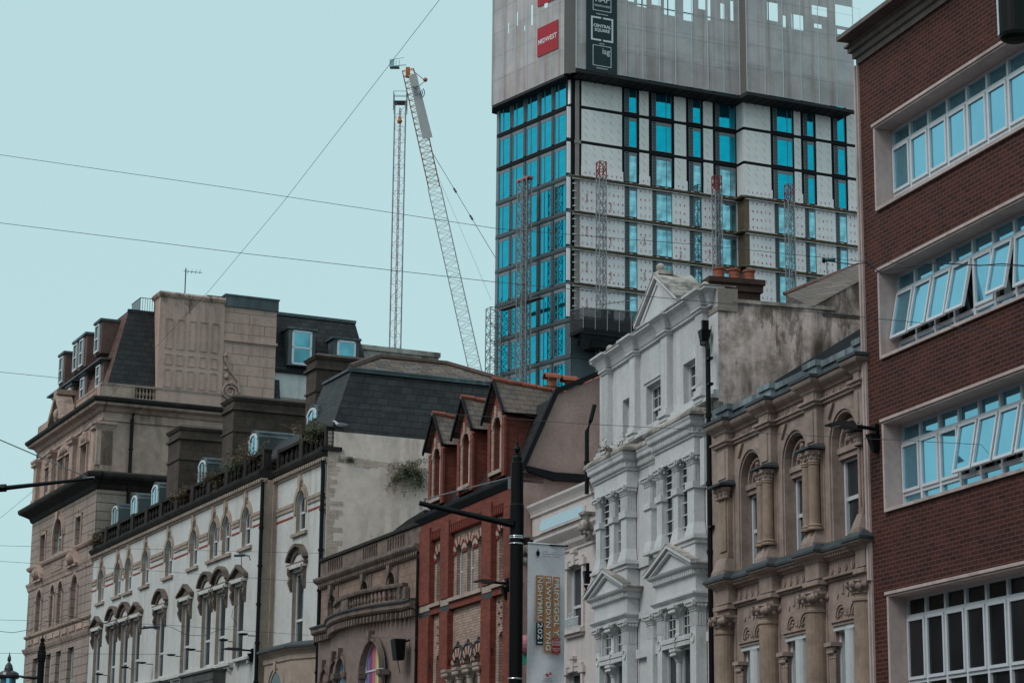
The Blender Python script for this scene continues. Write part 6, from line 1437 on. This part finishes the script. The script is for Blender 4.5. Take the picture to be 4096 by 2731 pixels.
festoon('dark cable dropping from the hood to the wire junction on the cream hotel',[(556,1340,70),(548,1385,70),(535,1400,70),(532,1415,70),(545,1435,70)])
festoon('wavy black cable along the wire in front of the open brick block windows',[(1905,600,34),(1960,608,34),(1990,603,34),(2020,625,34),(2060,616,34),(2150,603,34),(2250,610,34),(2300,606,34),(2352,610,34)],.009)
t=thing('wire_clamp','teal and black wire clamp with pin above the slate roof','clamp',at(3315,1042,34)); g=G(); g.tube([(-.07,0,0),(.10,0,.02)],.028,8); g.obj('body',surf('dark_teal',(.02,.10,.12),.5,.1,3),t); g=G(); g.tube([(-.1,0,0),(-.06,0,0)],.04,8).tube([(-.03,0,-.02),(-.03,0,-.22)],.007,5).obj('pin',blackp,t)
t=thing('wire_clamp','black wire clamp with a curved horn in front of the cream hotel','clamp',at(965,2222,62)); g=G(); g.tube([(-.2,0,.0),(.1,0,.02)],.035,6).tube([(0,0,0),(.02,0,-.35)],.012,5).tube([(.1,0,.02),(.22,0,0),(.26,0,-.12)],.02,5); g.obj('body',wirem,t)
t=thing('wire_clamp','small black wire clamp over the festoon left of the cream hotel windows','clamp',at(600,2508,66)); g=G(); g.tube([(-.25,0,-.03),(.3,0,.03)],.03,6).tube([(-.2,0,.03),(.3,0,-.04)],.02,5); g.obj('body',wirem,t)
# rooftop aerial
AE=thing('roof_aerial','thin television aerial on the roof of the grand stone hotel','aerial',brel(GB,-.5,4.0,28.2),0)
g=G(); g.tube([(0,0,-.2),(0,0,1.45)],.03,5).tube([(-.1,0,1.3),(.8,.1,1.25)],.018,4); [g.tube([(x,-.12,1.28-.15),(x,.12,1.28+.15)],.012,4) for x in (.1,.3,.5,.7)]; g.obj('mast',wirem,AE)
# ================================================================ plants and birds
def plant(B,u,y,z,label,stems,L,spread,mat,seed,droop=.6,ls=.09,name='wall_plant'):
    random.seed(seed); P=brel(B,u,y,z); t=thing(name,label,'plant',P,B.rotation_euler[2]); s=G(); f=G()
    for k in range(stems):
        d=Vector((random.gauss(0,.3)+.35,random.gauss(0,1),random.uniform(-.3,1.0))).normalized(); ln=L*random.uniform(.5,1.1); pts=[Vector((0,0,0))]
        for j in range(8):
            d=(d+Vector((0,random.gauss(0,.12),-droop*.28))).normalized(); pts.append(pts[-1]+d*ln/8*Vector((spread,1,1)).x**0)
        s.tube(pts,.012,4,.004)
        for j in range(1,9):
            for q in range(7):
                c=pts[j]+Vector((random.gauss(0,.05),random.gauss(0,.07),random.gauss(0,.05))); a=Vector((random.gauss(0,1),random.gauss(0,1),random.gauss(-.5,.6))).normalized()*ls*random.uniform(.6,1.5); b=a.cross(Vector((random.random(),random.random(),random.random()))).normalized()*ls*.22
                f.quad(c,c+a*.5+b,c+a,c+a*.5-b)
    s.obj('stem',MATS['russet_leaf'],t); f.obj('foliage',mat,t); return t
BU=plant(HB,-.97,3.55,14.75,'bushy green buddleia growing out of the cream hotel side wall',46,1.05,1,leaf,11,.75,.085)
BU2=plant(HB,-.95,1.35,14.98,'tiny green tuft on the ledge of the cream hotel side wall',6,.14,1,leaf,12,.1,.05)
for k,(u,z,L,m,lb) in enumerate([(-7.6,16.0,1.0,leafr,'big brown weed bush on the sooty parapet above the big drainpipe'),(-9.2,15.9,.8,leaf,'green weed clump on the sooty hotel parapet'),(-12.2,15.9,.6,leafr,'small brown weed clump by the middle hotel dormers'),(-3.2,16.2,.75,leafr,'purplish weeds at the right end of the hotel parapet'),(-2.0,16.1,.5,leaf,'dry weeds at the corner of the hotel parapet'),(-16.5,15.8,.5,leafr,'thin weeds on the hotel parapet far from the corner'),(-30.0,15.7,.55,leafr,'dark weeds at the far end of the hotel parapet')]):
    plant(HB,u,-.1 if u<-6.3 else .4,z,lb,24,L*1.1,1,m,20+k,.3,.09)
plant(WB,-6.6,-.0,10.8,'dry grass tuft on the white building cornice',9,.55,1,leafr,40,.1,.05)
plant(WB,-.75,.2,10.8,'small green weed beside the white building drainpipe',8,.2,1,leaf,41,.2,.04)
def gull(P,rz,label,s=1):
    t=thing('gull',label,'gull',P,rz); me=bpy.data.meshes.new('body'); V=[(-.2,0,.02),(-.1,0,.05),(.03,0,.06),(.12,0,.1),(.16,0,.17),(.2,0,.2),(.27,0,.19)]
    me.from_pydata([(a*s,b*s,c*s) for a,b,c in V],[(i,i+1) for i in range(6)],[]); b=bpy.data.objects.new('b',me); COL.objects.link(b); b.modifiers.new('s','SKIN'); b.modifiers.new('u','SUBSURF').levels=2
    for k,r in enumerate([.02,.06,.075,.055,.04,.04,.012]): me.skin_vertices[0].data[k].radius=(r*s,r*s)
    dg=bpy.context.evaluated_depsgraph_get(); dg.update(); m2=bpy.data.meshes.new_from_object(b.evaluated_get(dg)); bpy.data.objects.remove(b); m2.materials.clear(); m2.materials.append(gullw); m2.name='body'; put('body',m2,t)
    g=G()
    for sd in (-1,1): g.prism([(.08*s,.08*s),(-.05*s,.13*s),(-.34*s,.05*s),(-.2*s,.03*s),(.05*s,.03*s)],sd*.06*s-.012,sd*.075*s+.012)
    g.obj('wing',gullg,t); g=G(); g.tube([(.27*s,0,.19*s),(.33*s,0,.175*s)],.012*s,5,.003).obj('beak',orange,t); return t
gull(brel(HB,-.95,.9,16.16),2.9,'white and grey gull sitting on the corner of the slate roof')
gull(brel(VB,1.25,1.95,11.6),1.2,'pale gull tucked on the black ledge beside the white gabled building',.9)
